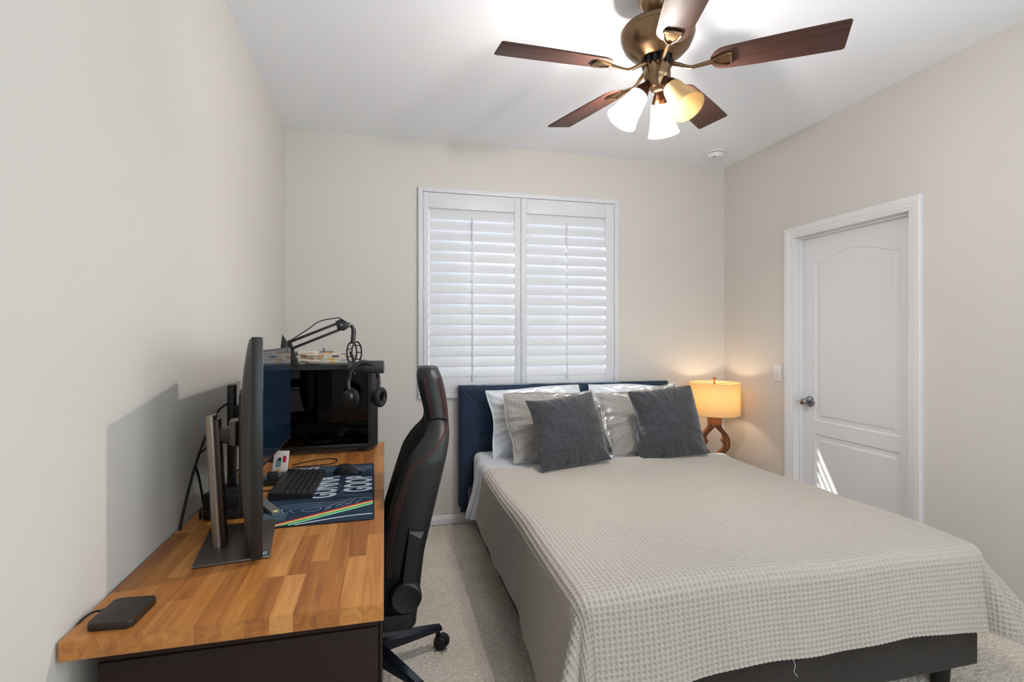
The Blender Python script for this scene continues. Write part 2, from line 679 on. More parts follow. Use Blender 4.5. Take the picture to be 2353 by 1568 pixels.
def baseboard(name, p0, p1, nrm):
    p0, p1, nrm = Vector(p0), Vector(p1), Vector(nrm)
    r0 = [p0 + nrm * a + Vector((0, 0, b)) for a, b in base_prof()]
    r1 = [p1 + nrm * a + Vector((0, 0, b)) for a, b in base_prof()]
    struct(MB().loft([r0, r1]).build(name, 'white', smooth=20))


baseboard('baseboard_back', (XL, YB, 0), (XR, YB, 0), (0, -1, 0))
baseboard('baseboard_right', (XR, YF, 0), (XR, DY0 - 0.056, 0), (-1, 0, 0))
baseboard('baseboard_corner', (XR, DY1 + 0.056, 0), (XR, YB, 0), (-1, 0, 0))
baseboard('baseboard_left', (XL, YF, 0), (XL, YB, 0), (1, 0, 0))

# door casing and jamb
cas = sempty('trim_1')
cp = [(0, 0), (0.010, 0), (0.012, 0.006), (0.013, 0.016), (0.017, 0.022), (0.017, 0.034), (0.019, 0.040), (0.019, 0.050), (0.016, 0.056), (0, 0.056)]
# profile: (proud of wall, distance from opening)
for (y, sgn) in ((DY0, -1), (DY1, 1)):
    r0 = [(XR - p, y + sgn * q, 0) for p, q in cp]
    r1 = [(XR - p, y + sgn * q, DZ + q) for p, q in cp]
    MB().loft([r0, r1]).build('door_casing', 'white', cas, 20)
r0 = [(XR - p, DY0 - q, DZ + q) for p, q in cp]
r1 = [(XR - p, DY1 + q, DZ + q) for p, q in cp]
MB().loft([r0, r1]).build('door_casing', 'white', cas, 20)
m = MB()
m.box((XR - 0.006, DY0, 0), (XR + 0.13, DY0 + 0.014, DZ))
m.box((XR - 0.006, DY1 - 0.014, 0), (XR + 0.13, DY1, DZ))
m.box((XR - 0.006, DY0 + 0.0141, DZ - 0.014), (XR + 0.13, DY1 - 0.0141, DZ))
m.build('door_jamb', 'white', cas)
m = MB()
m.box((XR + 0.040, DY0 + 0.014, 0), (XR + 0.072, DY0 + 0.026, DZ - 0.014), 0.002)
m.box((XR + 0.040, DY1 - 0.026, 0), (XR + 0.072, DY1 - 0.014, DZ - 0.014), 0.002)
m.box((XR + 0.040, DY0 + 0.0262, DZ - 0.026), (XR + 0.072, DY1 - 0.0262, DZ - 0.0142), 0.002)
m.build('door_stop', 'white', cas)

# the door: a moulded two-panel slab with an arched upper panel
door = sempty('door_1', (XR + 0.073, 0, 0))
d0, d1 = DY0 + 0.016, DY1 - 0.016
ys = np.linspace(d0, d1, 230)
zs = np.linspace(0.012, DZ - 0.017, 560)
Yg, Zg = np.meshgrid(ys, zs, indexing='ij')
p0, p1 = d0 + 0.105, d1 - 0.105


def prof(d):
    """panel moulding depth by distance inside the panel outline"""
    x = np.array([-1, 0.0, 0.004, 0.012, 0.020, 0.036, 0.042, 1])
    y = np.array([0, 0.0, 0.0075, 0.0095, 0.0095, 0.0020, 0.0012, 0.0012])
    return np.interp(d, x, y)


u = (Yg - p0) / (p1 - p0)
arch = 1.835 + 0.062 * (0.5 - 0.5 * np.cos(2 * PI * np.clip(u, 0, 1))) ** 0.9
dU = np.minimum(np.minimum(Yg - p0, p1 - Yg), np.minimum(Zg - 0.785, (arch - Zg) * 0.95))
dL = np.minimum(np.minimum(Yg - p0, p1 - Yg), np.minimum(Zg - 0.235, 0.690 - Zg))
dep = np.maximum(prof(dU), prof(dL))
Pd = np.stack([dep, Yg, Zg], -1)
link('door_slab', grid_mesh('door_slab', Pd, 'white'), door)
MB().box((0.006, d0, 0.012), (0.035, d1, DZ - 0.017)).build('door_core', 'white', door)
hd = MB()
hy, hz_ = d1 - 0.062, 0.905
hd.lathe([(0.0, 0.0), (0.036, 0.0), (0.038, 0.004), (0.034, 0.013), (0.020, 0.019), (0.011, 0.022), (0, 0.022)], 32, TR(0, hy, hz_) @ RY(-PI / 2), cap=False)
han = hd.build('door_handle', 'chrome', door)
MB().lathe([(0, 0.018), (0.009, 0.018), (0.009, 0.040), (0.014, 0.046), (0.021, 0.054), (0.023, 0.062), (0.019, 0.070), (0.008, 0.074), (0, 0.0745)], 24, TR(0, hy, hz_) @ RY(-PI / 2), cap=False).build('handle_knob', 'chrome', han)
MB().cyl((-0.010, hy - 0.030, hz_ - 0.002), (-0.016, hy - 0.058, hz_ - 0.004), 0.003, 0.0025, 8).build('privacy_pin', 'chrome', han)

# ------------------------------------------------------------------ window and shutters
win = sempty('window_1')
m = MB()
for a, b in (((WX0, YB + 0.10, WZ0), (WX0 + 0.045, YB + 0.15, WZ1)), ((WX1 - 0.045, YB + 0.10, WZ0), (WX1, YB + 0.15, WZ1)),
             ((WX0, YB + 0.10, WZ0), (WX1, YB + 0.15, WZ0 + 0.045)), ((WX0, YB + 0.10, WZ1 - 0.045), (WX1, YB + 0.15, WZ1)),
             ((0.972, YB + 0.10, WZ0), (1.022, YB + 0.15, WZ1))):
    m.box(a, b, 0.003)
m.build('window_frame', 'white', win)
MB().box((WX0 + 0.04, YB + 0.122, WZ0 + 0.04), (0.975, YB + 0.126, WZ1 - 0.04)).build('pane', 'pane', win)
MB().box((1.018, YB + 0.122, WZ0 + 0.04), (WX1 - 0.04, YB + 0.126, WZ1 - 0.04)).build('pane', 'pane', win)

trim = sempty('trim_2')          # the shutter surround on the wall
fx0, fx1, fz0, fz1 = 0.229, 1.764, 0.9025, 2.406
for nm, a, b in (('surround_stile', (fx0, 3.652, fz0), (0.262, 3.700, fz1)), ('surround_stile', (1.731, 3.652, fz0), (fx1, 3.700, fz1)),
                 ('surround_rail', (0.262, 3.652, fz1 - 0.034), (1.731, 3.700, fz1)), ('surround_rail', (0.262, 3.652, fz0), (1.731, 3.700, fz0 + 0.034))):
    MB().box(a, b, 0.004).build(nm, 'shutter', trim)

LZ0, LZ1, NL = 1.054, 2.262, 16
pitch = (LZ1 - LZ0) / NL
lw, lt, tilt = 0.088, 0.0105, rad(17)


def louver_mesh(length):
    ring = []
    for k in range(16):
        a = 2 * PI * k / 16
        ring.append((lw / 2 * math.cos(a) * (1 if abs(math.cos(a)) < 0.98 else 1), lt / 2 * math.copysign(abs(math.sin(a)) ** 0.75, math.sin(a))))
    # section plane: across = (y: -sin tilt, z: -cos tilt) so that the room-side edge hangs low
    ca, sa = math.cos(tilt), math.sin(tilt)
    r0 = [(0, p * sa + q * ca, p * ca - q * sa) for p, q in ring]
    r1 = [(length, y, z) for _, y, z in r0]
    return MB().loft([r0, r1]).mesh('louver', 'shutter', 50)


def shutter(x0, x1, lx0, lx1, rodx, label):
    Yc = 3.672
    t = thing('plantation_shutter', label, 'shutter', (x0, Yc, fz0 + 0.036), 0, 'plantation shutters on the window')
    z0, z1 = fz0 + 0.036, fz1 - 0.036
    o = Vector((x0, Yc, z0))

    def part(nm, a, b, bev=0.003):
        return MB().box(Vector(a) - o, Vector(b) - o, bev).build(nm, 'shutter', t)
    part('stile', (x0, Yc - 0.015, z0), (lx0 - 0.002, Yc + 0.015, z1))
    part('stile', (lx1 + 0.002, Yc - 0.015, z0), (x1, Yc + 0.015, z1))
    part('top_rail', (lx0 - 0.002, Yc - 0.013, LZ1 - 0.002), (lx1 + 0.002, Yc + 0.013, z1))
    part('bottom_rail', (lx0 - 0.002, Yc - 0.013, z0), (lx1 + 0.002, Yc + 0.013, LZ0 + 0.002))
    me = louver_mesh(lx1 - lx0)
    for k in range(NL):
        l = link('louver', me, t)
        l.location = Vector((lx0, Yc, LZ0 + (k + 0.5) * pitch)) - o
        l.rotation_euler = (rad(((k * 37) % 5 - 2) * 0.5), 0, 0)
    yr = Yc - math.sin(tilt) * lw / 2 - 0.010
    MB().box(Vector((rodx - 0.006, yr - 0.005, LZ0 - 0.03)) - o, Vector((rodx + 0.006, yr + 0.004, LZ1 - pitch + 0.015)) - o, 0.003).build('tilt_rod', 'shutter', t)
    return t, o


sh, o_ = shutter(0.264, 0.978, 0.306, 0.927, 0.6165, 'left plantation shutter panel with closed white louvers behind the gaming chair')
for z in (1.02, 1.60, 2.25):
    MB().cyl(Vector((0.2635, 3.650, z)) - o_, Vector((0.2635, 3.650, z + 0.065)) - o_, 0.005, n=10).build('hinge', 'shutter', sh)
sh2, o_ = shutter(0.981, 1.729, 1.026, 1.652, 1.339, 'right plantation shutter panel with closed white louvers above the headboard')
for z in (1.02, 1.60, 2.25):
    MB().cyl(Vector((1.7295, 3.650, z)) - o_, Vector((1.7295, 3.650, z + 0.065)) - o_, 0.005, n=10).build('hinge', 'shutter', sh2)

fill_win2 = sempty('fill_window_2')  # added, unseen window that brightens the room from behind
m = MB()
for a, b in (((RX0, YF - 0.1, RZ0), (RX0 + 0.05, YF - 0.04, RZ1)), ((RX1 - 0.05, YF - 0.1, RZ0), (RX1, YF - 0.04, RZ1)),
             ((RX0, YF - 0.1, RZ0), (RX1, YF - 0.04, RZ0 + 0.05)), ((RX0, YF - 0.1, RZ1 - 0.05), (RX1, YF - 0.04, RZ1))):
    m.box(a, b, 0.003)
m.build('window_frame', 'white', fill_win2)
MB().box((RX0 + 0.04, YF - 0.072, RZ0 + 0.04), (RX1 - 0.04, YF - 0.068, RZ1 - 0.04)).build('pane', 'pane', fill_win2)

fill_win3 = sempty('fill_window_3')  # added, unseen window that brightens the room from the right
m = MB()
for a, b in (((XR + 0.05, SY0, SZ0), (XR + 0.11, SY0 + 0.05, SZ1)), ((XR + 0.05, SY1 - 0.05, SZ0), (XR + 0.11, SY1, SZ1)),
             ((XR + 0.05, SY0, SZ0), (XR + 0.11, SY1, SZ0 + 0.05)), ((XR + 0.05, SY0, SZ1 - 0.05), (XR + 0.11, SY1, SZ1))):
    m.box(a, b, 0.003)
m.build('window_frame', 'white', fill_win3)
MB().box((XR + 0.078, SY0 + 0.04, SZ0 + 0.04), (XR + 0.082, SY1 - 0.04, SZ1 - 0.04)).build('pane', 'pane', fill_win3)

# ------------------------------------------------------------------ light switch, smoke detector
sw = thing('light_switch', 'white rocker light switch on the wall beside the door', 'light switch', (XR, 3.085, 1.086))
MB().box((-0.006, -0.036, -0.058), (0.0, 0.036, 0.058), 0.003).build('wall_plate', 'white', sw)
MB().box((-0.0085, -0.0175, -0.034), (-0.005, 0.0175, 0.034), 0.002).build('switch_frame', 'white', sw)
MB().box((-0.010, -0.013, -0.029), (-0.006, 0.013, 0.029), 0.002, mx=RY(rad(3))).build('rocker', 'shutter', sw)

sd = thing('smoke_detector', 'round white smoke detector on the ceiling near the corner', 'smoke detector', (2.43, 3.385, H))
MB().lathe([(0.0, 0.0), (0.072, 0.0), (0.072, -0.006), (0.066, -0.010), (0, -0.010)], 40, cap=False).build('mounting_plate', 'white', sd)
MB().lathe([(0.0, -0.010), (0.056, -0.010), (0.056, -0.016), (0, -0.016)], 40, cap=False).build('vent_ring', 'grey_pl', sd)
MB().lathe([(0.0, -0.015), (0.063, -0.015), (0.062, -0.030), (0.055, -0.042), (0.030, -0.047), (0, -0.047)], 40, cap=False).build('sensor_cover', 'white', sd)
MB().box((-0.038, -0.028, -0.048), (-0.022, -0.022, -0.043), 0.001).build('test_slot', 'grey_pl', sd)

# ------------------------------------------------------------------ ceiling fan
FX, FY = 1.07, 1.865
fan = thing('ceiling_fan', 'five-blade bronze ceiling fan with brown wood blades and three glass lamp shades', 'ceiling fan', (FX, FY, H))


def fz(z):
    return z - H


MB().lathe([(0.0, 0.0), (0.076, 0.0), (0.078, -0.015), (0.072, -0.045), (0.052, -0.078), (0.034, -0.092), (0.020, -0.094), (0, -0.094)], 40, cap=False).build('canopy', 'bronze', fan)
MB().cyl((0, 0, -0.085), (0, 0, -0.125), 0.0135, n=20).build('downrod', 'bronze_dark', fan)
MB().lathe([(0.0, fz(2.630)), (0.030, fz(2.630)), (0.040, fz(2.622)), (0.110, fz(2.606)), (0.138, fz(2.590)), (0.146, fz(2.578)),
            (0.143, fz(2.568)), (0.147, fz(2.562)), (0.142, fz(2.545)), (0.128, fz(2.515)), (0.104, fz(2.490)), (0.078, fz(2.474)),
            (0.072, fz(2.468)), (0.066, fz(2.466)), (0, fz(2.466))], 56, cap=False).build('motor_housing', 'bronze', fan)
vent = MB()
for k in range(14):
    a = 2 * PI * k / 14
    vent.box((0.044, -0.006, fz(2.440)), (0.062, 0.006, fz(2.467)), 0.002, mx=RZ(a))
vent.lathe([(0, fz(2.468)), (0.046, fz(2.468)), (0.046, fz(2.435)), (0, fz(2.435))], 24, cap=False)
vent.build('flywheel', 'blackm', fan)
MB().lathe([(0, fz(2.445)), (0.050, fz(2.445)), (0.052, fz(2.440)), (0.052, fz(2.395)), (0.049, fz(2.388)), (0.044, fz(2.380)), (0.040, fz(2.372)),
            (0.036, fz(2.352)), (0.024, fz(2.342)), (0.012, fz(2.338)), (0, fz(2.337))], 40, cap=False).build('switch_housing', 'bronze', fan)


def blade_outline():
    pts = []
    L0, L1 = 0.205, 0.660
    for k in range(13):                # rounded root
        a = PI / 2 + PI * k / 12
        pts.append((L0 + 0.050 + 0.050 * math.cos(a) * 1.1, 0.058 * math.sin(a)))
    # reverse so that the outline runs +y -> root -> -y
    pts += [(0.36, -0.064), (0.50, -0.069), (L1 - 0.008, -0.0725), (L1, -0.066), (L1, 0.066), (L1 - 0.008, 0.0725), (0.50, 0.069), (0.36, 0.064)]
    return pts


blade_me = MB().prism(blade_outline(), -0.003, 0.003, bev=0.001).mesh('blade', 'blade', 30)
ir = MB()
# spade shaped iron under the blade
sp = [(0.200, 0.010), (0.215, 0.020), (0.235, 0.029), (0.262, 0.036), (0.276, 0.031), (0.280, 0.0), (0.276, -0.031), (0.262, -0.036), (0.235, -0.029), (0.215, -0.020), (0.200, -0.010)]
ir.prism(sp, -0.0085, -0.0032, bev=0.0015)
ir.tube([(0.205 + 0.0, 0.008, -0.009), (0.232, 0.0235, -0.010), (0.262, 0.031, -0.010), (0.2735, 0.027, -0.010), (0.276, 0, -0.010),
         (0.2735, -0.027, -0.010), (0.262, -0.031, -0.010), (0.232, -0.0235, -0.010), (0.205, -0.008, -0.009)], 0.0036, 8)
arm = catmull([(0.048, 0, 0.022), (0.085, 0, 0.006), (0.125, 0, -0.014), (0.165, 0, -0.013), (0.212, 0, -0.007)], 6)
ir.tube(arm, [0.010 - 0.003 * math.sin(PI * i / (len(arm) - 1)) for i in range(len(arm))], 10)
iron_me = ir.mesh('blade_iron', 'bronze', 35)
for k in range(5):
    b = link('blade', blade_me, fan)
    b.location = (0, 0, fz(2.425))
    b.rotation_mode = 'XYZ'
    b.rotation_euler = (Matrix.Rotation(rad(36 + 72 * k), 3, 'Z') @ Matrix.Rotation(rad(-12), 3, 'X')).to_euler()
    link('blade_iron', iron_me, b)

prof_s = [(0.036, 0.0), (0.038, 0.006), (0.042, 0.030), (0.049, 0.068), (0.056, 0.102), (0.062, 0.122), (0.0655, 0.130)]
inn = [(r - 0.003, z) for r, z in reversed(prof_s)]
for az, lit in ((-70, 0), (50, 1), (170, 1)):
    ax = RZ(rad(az)) @ TR(0.040, 0, fz(2.372)) @ RY(PI - rad(35))      # local +z runs down and outward
    arm_o = link('lamp_arm', MB().lathe([(0, -0.012), (0.011, -0.012), (0.013, 0.004), (0.017, 0.014), (0.026, 0.030), (0.033, 0.050), (0.036, 0.062), (0.034, 0.066), (0, 0.066)], 28, cap=False).mesh('lamp_arm', 'bronze_dark'), fan)
    arm_o.matrix_local = ax
    s = MB().lathe(prof_s + [(0.0640, 0.1305), (0.0632, 0.129)], 40, TR(0, 0, 0.058), cap=False).build('lamp_shade', 'frost' if lit else 'frost_amber', arm_o, 60)
    s['label'] = 'lit frosted glass shade' if lit else 'unlit cream glass shade'
    MB().lathe([(0, 0.066), (0.010, 0.066), (0.011, 0.074), (0.018, 0.086), (0.0205, 0.100), (0.017, 0.114), (0.008, 0.122), (0, 0.123)], 24, cap=False).build(
        'bulb', 'bulb_on' if lit else 'bulb_off', arm_o, 180)
pc = [(-0.028, -0.046, fz(2.425)), (-0.0285, -0.050, fz(2.40)), (-0.0285, -0.050, fz(2.30))]
chain = MB()
chain.tube(pc, 0.0011, 6)
chain.lathe([(0, 0), (0.003, 0.002), (0.004, 0.010), (0.002, 0.020), (0, 0.022)], 12, TR(-0.0285, -0.050, fz(2.285)), cap=False)
chain.lathe([(0, 0), (0.005, 0.004), (0.005, 0.010), (0, 0.012)], 12, TR(-0.028, -0.047, fz(2.42)), cap=False)
chain.build('pull_chain', 'bronze_dark', fan)

# ------------------------------------------------------------------ desk
ZT = 0.730                       # worktop surface
DX0, DX1, DYN, DYF = -0.640, -0.002, 1.222, 3.075
random.seed(11)
wt = thing('worktop', 'oak butcher-block desk worktop along the left wall', 'desk', (DX0, DYN, ZT - 0.040))
unit = MB().box((-0.5, -0.5, -0.5), (0.5, 0.5, 0.5), 0.0).mesh('stave', 'stave', 0)
nrow = 13
rw = (DX1 - DX0) / nrow
for r in range(nrow):
    y = DYN - random.random() * 0.45
    while y < DYF - 0.001:
        ln = random.uniform(0.20, 0.58)
        y0, y1 = max(y, DYN), min(y + ln, DYF)
        y += ln
        if y1 - y0 < 0.03:
            if y0 >= DYF - 0.03:
                break
            continue
        if DYF - y1 < 0.03:
            y1 = DYF
            y = DYF
        s = link('stave', unit, wt)
        s.location = ((r + 0.5) * rw, (y0 + y1) / 2 - DYN, 0.020 + random.uniform(-0.00015, 0.00015))
        s.scale = (rw - 0.0003, y1 - y0 - 0.0003, 0.040)

cab = thing('desk_cabinet', 'dark espresso cabinet under the near end of the oak worktop', 'cabinet', (-0.585, 1.252, 0))
MB().box((0, 0.012, 0.02), (0.570, 0.44, ZT - 0.041), 0.002).build('cabinet_body', 'espresso', cab)
m = MB()
m.box((0, 0.0, 0.02), (0.570, 0.012, 0.660), 0.0015)
m.build('end_panel', 'espresso', cab)
MB().box((0, 0.003, 0.6615), (0.570, 0.012, ZT - 0.041), 0.0015).build('end_rail', 'espresso', cab)
for k, (a, b) in enumerate(((0.03, 0.23), (0.235, 0.44), (0.445, 0.66))):
    MB().box((0.5705, 0.03, a), (0.578, 0.425, b), 0.003).build('drawer', 'espresso', cab)
for x in (0.03, 0.54):
    for y in (0.04, 0.40):
        MB().cyl((x, y, -0.004), (x, y, 0.022), 0.02, 0.024, 12).build('foot', 'blackleg', cab)
lg = thing('desk_end_support', 'dark espresso end support under the far end of the worktop', 'desk support', (-0.585, 2.98, 0))
MB().box((0, 0, 0.0), (0.55, 0.028, ZT - 0.041), 0.002).build('panel', 'espresso', lg)
MB().box((0.50, -0.06, 0.0), (0.55, 0.088, 0.03), 0.004).build('foot', 'espresso', lg)
MB().box((0.0, -0.06, 0.0), (0.05, 0.088, 0.03), 0.004).build('foot', 'espresso', lg)

# ------------------------------------------------------------------ portrait monitor
PM = thing('portrait_monitor', 'dark monitor turned upright on a taupe metal stand, nearest on the desk', 'monitor', (-0.425, 1.685, ZT), rad(8))
# base plate, local axes: x towards the chair, y along the wall
MB().box((-0.095, -0.155, 0), (0.095, 0.155, 0.008), 0.003).build('base_plate', 'gun', PM)
post = MB()
ringp = []
for a in range(20):
    w = 2 * PI * a / 20
    ringp.append((0.0135 * math.copysign(abs(math.cos(w)) ** 0.55, math.cos(w)), 0.032 * math.copysign(abs(math.sin(w)) ** 0.4, math.sin(w))))
rings = []
for z in (0.006, 0.1, 0.2, 0.3, 0.386):
    rings.append([(-0.050 - 0.020 * z / 0.386 + x, -0.012 + y, z + (0.004 * x / 0.0135 if z > 0.38 else 0)) for x, y in ringp])
post.loft(rings)
pst = post.build('stand_post', 'taupe', PM, 60)
MB().box((-0.0275, -0.040, 0.010), (-0.0135, 0.018, 0.378), 0.002, mx=TR(-0.0145, 0, 0) @ RY(rad(-3))).build('post_face', 'brown_met', pst)
# panel group turned a little further than the base
T = TR(0.060, -0.004, 0.012) @ RZ(rad(5.2))
W2 = 0.181
m = MB()
m.box((-0.026, -W2, 0.002), (0.002, W2, 0.604), 0.003, mx=T)
pan = m.build('panel', 'mon_edge', PM)
MB().box((0.0018, -W2 + 0.006, 0.012), (0.0030, W2 - 0.006, 0.594), mx=T).build('screen', 'screen', pan)
ringsb = []
for k in range(25):
    z = 0.006 + 0.592 * k / 24
    q = (2 * k / 24 - 1)
    dz = 0.006 + 0.024 * max(0.0, 1 - abs(q) ** 2.4) ** 0.9
    row = []
    for j in range(17):
        s_ = 2 * j / 16 - 1
        row.append((-0.025 - dz * max(0.0, 1 - abs(s_) ** 6) ** 0.5, s_ * (W2 - 0.004), z))
    row += [(-0.022, W2 - 0.004, z), (-0.022, -W2 + 0.004, z)]
    ringsb.append(row)
MB().loft(ringsb, mx=T).build('back_shell', 'mon_back', PM, 50)
MB().box((-0.0215, -W2 - 0.0006, 0.03), (-0.0180, -W2 + 0.004, 0.58), mx=T).build('edge_groove', 'blackm', pan)
m = MB()
m.box((-0.0575, -0.09, 0.10), (-0.040, 0.09, 0.44), 0.004, mx=T)
m.build('back_recess', 'blackm', PM)
ar = MB()
ar.box((-0.062, -0.036, 0.312), (-0.006, 0.014, 0.350), 0.004)
ar.build('stand_arm', 'brown_met', PM)
hn = MB()
hn.prism([(-0.022, -0.034), (-0.004, -0.046), (0.012, -0.024), (0.012, 0.024), (-0.006, 0.034), (-0.022, 0.026)], 0.298, 0.370, bev=0.003)
hn.build('tilt_hinge', 'gun', PM)
st = MB().box((0.066, -0.150, 0.0081), (0.088, -0.118, 0.0087)).build('sticker', 'blackm', PM)
m = MB()
m.box((0.069, -0.144, 0.0087), (0.071, -0.136, 0.0089)); m.box((0.069, -0.134, 0.0087), (0.071, -0.124, 0.0089))
m.box((0.076, -0.145, 0.0087), (0.078, -0.123, 0.0089)); m.box((0.083, -0.145, 0.0087), (0.085, -0.123, 0.0089))
m.box((0.078, -0.145, 0.0087), (0.083, -0.143, 0.0089)); m.box((0.078, -0.135, 0.0087), (0.083, -0.133, 0.0089)); m.box((0.078, -0.125, 0.0087), (0.083, -0.123, 0.0089))
m.build('sticker_print', 'pr_white', st)

# ------------------------------------------------------------------ landscape monitor
LM = thing('landscape_monitor', 'wide dark monitor on a grey V-shaped foot behind the upright one', 'monitor', (-0.50, 2.15, ZT))
sx, sy0, sy1, sz0, sz1 = 0.085, -0.350, 0.352, 0.156, 0.568
m = MB()
m.box((sx - 0.016, sy0, sz0), (sx, sy1, sz1), 0.004)
pan = m.build('panel', 'mon_edge', LM)
MB().box((sx - 0.001, sy0 + 0.006, sz0 + 0.012), (sx + 0.0006, sy1 - 0.006, sz1 - 0.006)).build('screen', 'screen', pan)
rings = []
for k in range(13):
    z = sz0 + 0.02 + (sz1 - sz0 - 0.04) * k / 12
    q = 2 * k / 12 - 1
    dd = 0.008 + 0.030 * (1 - abs(q) ** 4)
    rings.append([(sx - 0.014, sy1 - 0.03, z), (sx - 0.014 - dd, sy1 - 0.10, z), (sx - 0.014 - dd, sy0 + 0.10, z), (sx - 0.014, sy0 + 0.03, z)])
MB().loft(rings).build('back_shell', 'mon_back', LM, 30)
MB().box((-0.092, 0.03, 0.006), (-0.066, 0.075, 0.430), 0.006).build('stand_post', 'black', LM)
MB().box((-0.068, 0.02, 0.30), (0.040, 0.085, 0.35), 0.005).build('stand_arm', 'black', LM)


def foot(ax, ay, bx, by, w=0.017):
    a, b = Vector((ax, ay, 0)), Vector((bx, by, 0))
    d = (b - a).normalized()
    n_ = Vector((-d.y, d.x, 0))
    r0 = [a + n_ * w + Vector((0, 0, 0.012)), a - n_ * w + Vector((0, 0, 0.012)), a - n_ * w + Vector((0, 0, 0.042)), a + n_ * w + Vector((0, 0, 0.042))]
    r1 = [b + n_ * w * 0.9 + Vector((0, 0, 0.0045)), b - n_ * w * 0.9 + Vector((0, 0, 0.0045)), b - n_ * w * 0.9 + Vector((0, 0, 0.014)), b + n_ * w * 0.9 + Vector((0, 0, 0.014))]
    o = MB().loft([r0, r1]).build('stand_foot', 'steelgrey', LM, 20)
    return o


f1 = foot(-0.070, 0.10, 0.138, -0.245)
foot(-0.070, 0.05, 0.110, 0.37)
MB().box((0.128, -0.252, 0.0145), (0.142, -0.234, 0.0155), 0.0).build('foot_tip', 'pr_yel', f1)

# ------------------------------------------------------------------ mouse pad with print
pad = thing('mouse_pad', 'large navy mouse pad with white lettering and rainbow stripes on the desk', 'mouse pad', (-0.232, 2.172, ZT), rad(1.2))
px, py = 0.190, 0.392


def rrect(x0, x1, y0, y1, r, n=5):
    pts = []
    for cx, cy, a0 in ((x1 - r, y1 - r, 0), (x0 + r, y1 - r, PI / 2), (x0 + r, y0 + r, PI), (x1 - r, y0 + r, 3 * PI / 2)):
        for k in range(n + 1):
            a = a0 + PI / 2 * k / n
            pts.append((cx + r * math.cos(a), cy + r * math.sin(a)))
    return pts


MB().prism(rrect(-px, px, -py, py, 0.014), 0.0, 0.0034, bev=0.0008).build('stitched_edge', 'pad_edge', pad)
MB().prism(rrect(-px + 0.004, px - 0.004, -py + 0.004, py - 0.004, 0.011), 0.0030, 0.0038).build('cloth_top', 'pad', pad)
PT = 0.0040


def ribbon(pts, w, name, material, closed=False, z=PT):
    P = catmull([(x, y, 0) for x, y in pts], 6, closed)
    vs, fs = [], []
    n = len(P)
    for i, p in enumerate(P):
        t = (P[(i + 1) % n] - P[i - 1]) if closed else (P[min(i + 1, n - 1)] - P[max(i - 1, 0)])
        t.normalize()
        nr = Vector((-t.y, t.x, 0)) * w / 2
        vs += [(p.x + nr.x, p.y + nr.y, z), (p.x - nr.x, p.y - nr.y, z)]
    for i in range(n if closed else n - 1):
        j = (i + 1) % n
        fs.append((2 * i, 2 * i + 1, 2 * j + 1, 2 * j))
    return MB().add(vs, fs)


# stripes: from the near left of the pad up to its right edge
def stripe(off, w, material, x0=-0.186):
    a = Vector((-0.15, -0.388 + off)); b = Vector((px - 0.005, -0.196 + off))
    d = (b - a)
    x0c = x0
    ya = a.y + d.y * (x0c - a.x) / d.x
    if ya < -py + 0.006:
        x0c = a.x + (-py + 0.006 - a.y) * d.x / d.y
        ya = -py + 0.006
    m = MB()
    m.add([(x0c, ya, PT), (b.x, b.y, PT), (b.x, b.y + w, PT), (max(-0.186, x0c - (w * d.x / d.y) * 0.0), ya + w, PT)], [(0, 1, 2, 3)])
    m.build('stripe', material, pad, 0)


stripe(0.0, 0.0125, 'pr_red')
stripe(-0.0128, 0.0120, 'pr_yel')
stripe(-0.0252, 0.0120, 'pr_grn')
stripe(-0.0376, 0.0120, 'pr_mint')
ribbon([(-0.06, -0.384), (0.0, -0.366), (0.07, -0.348), (0.13, -0.339), (px - 0.006, -0.337)], 0.0075, 'w', 'pr_white').build('stripe', 'pr_white', pad, 0)

cl = MB()


def contour(pts, closed=False, w=0.0028):
    r = ribbon(pts, w, 'c', 'pr_line', closed)
    ok = lambda v: v[1] > -0.388 + 0.192 * (v[0] + 0.15) / 0.335 + 0.015 and abs(v[0]) < 0.184
    cl.add(r.v, [f for f in r.f if all(ok(r.v[i]) for i in f)])


contour([(-0.055, -0.235), (-0.02, -0.228), (0.0, -0.222), (0.004, -0.245), (-0.02, -0.262), (-0.045, -0.258)], True)
for k, s_ in enumerate((1.9, 3.0, 4.2)):
    cx, cy = -0.03, -0.242
    pts = []
    for a in range(9):
        w = rad(-25 + a * 29)
        pts.append((cx + 0.034 * s_ * math.cos(w) * (1.0 + 0.15 * math.sin(3 * w + k)), cy + 0.020 * s_ * math.sin(w) * (1 + 0.1 * math.cos(2 * w))))
    pts = [p for p in pts if -0.18 < p[0] < 0.18]
    contour(pts)
for k in range(6):
    y = -0.26 - 0.012 * k
    contour([(-0.182, y + 0.012), (-0.14, y + 0.004), (-0.10, y + 0.006 - 0.003 * k)])
for k in range(4):
    contour([(0.02 + 0.035 * k, -0.245 + 0.018 * k * 0.6), (0.06 + 0.035 * k * 0.8, -0.185 + 0.010 * k), (0.10 + 0.03 * k * 0.6, -0.150 + 0.002 * k), (0.182, -0.142 - 0.012 * k)])
contour([(0.182, -0.108), (0.12, -0.100), (0.06, -0.082), (0.042, -0.05), (0.05, 0.0), (0.055, 0.02)])
contour([(0.075, -0.07), (0.064, -0.045), (0.072, -0.02), (0.078, 0.0), (0.06, 0.035), (0.05, 0.06)])
contour([(0.182, -0.122), (0.10, -0.112), (0.05, -0.10)])
for k in range(4):
    contour([(-0.10 + 0.02 * k, 0.375 - 0.022 * k), (-0.02, 0.362 - 0.024 * k), (0.04 + 0.01 * k, 0.352 - 0.022 * k)])
    contour([(0.105 + 0.012 * k, 0.30 - 0.02 * k), (0.135 + 0.01 * k, 0.33 - 0.012 * k), (0.182, 0.345 - 0.020 * k)])
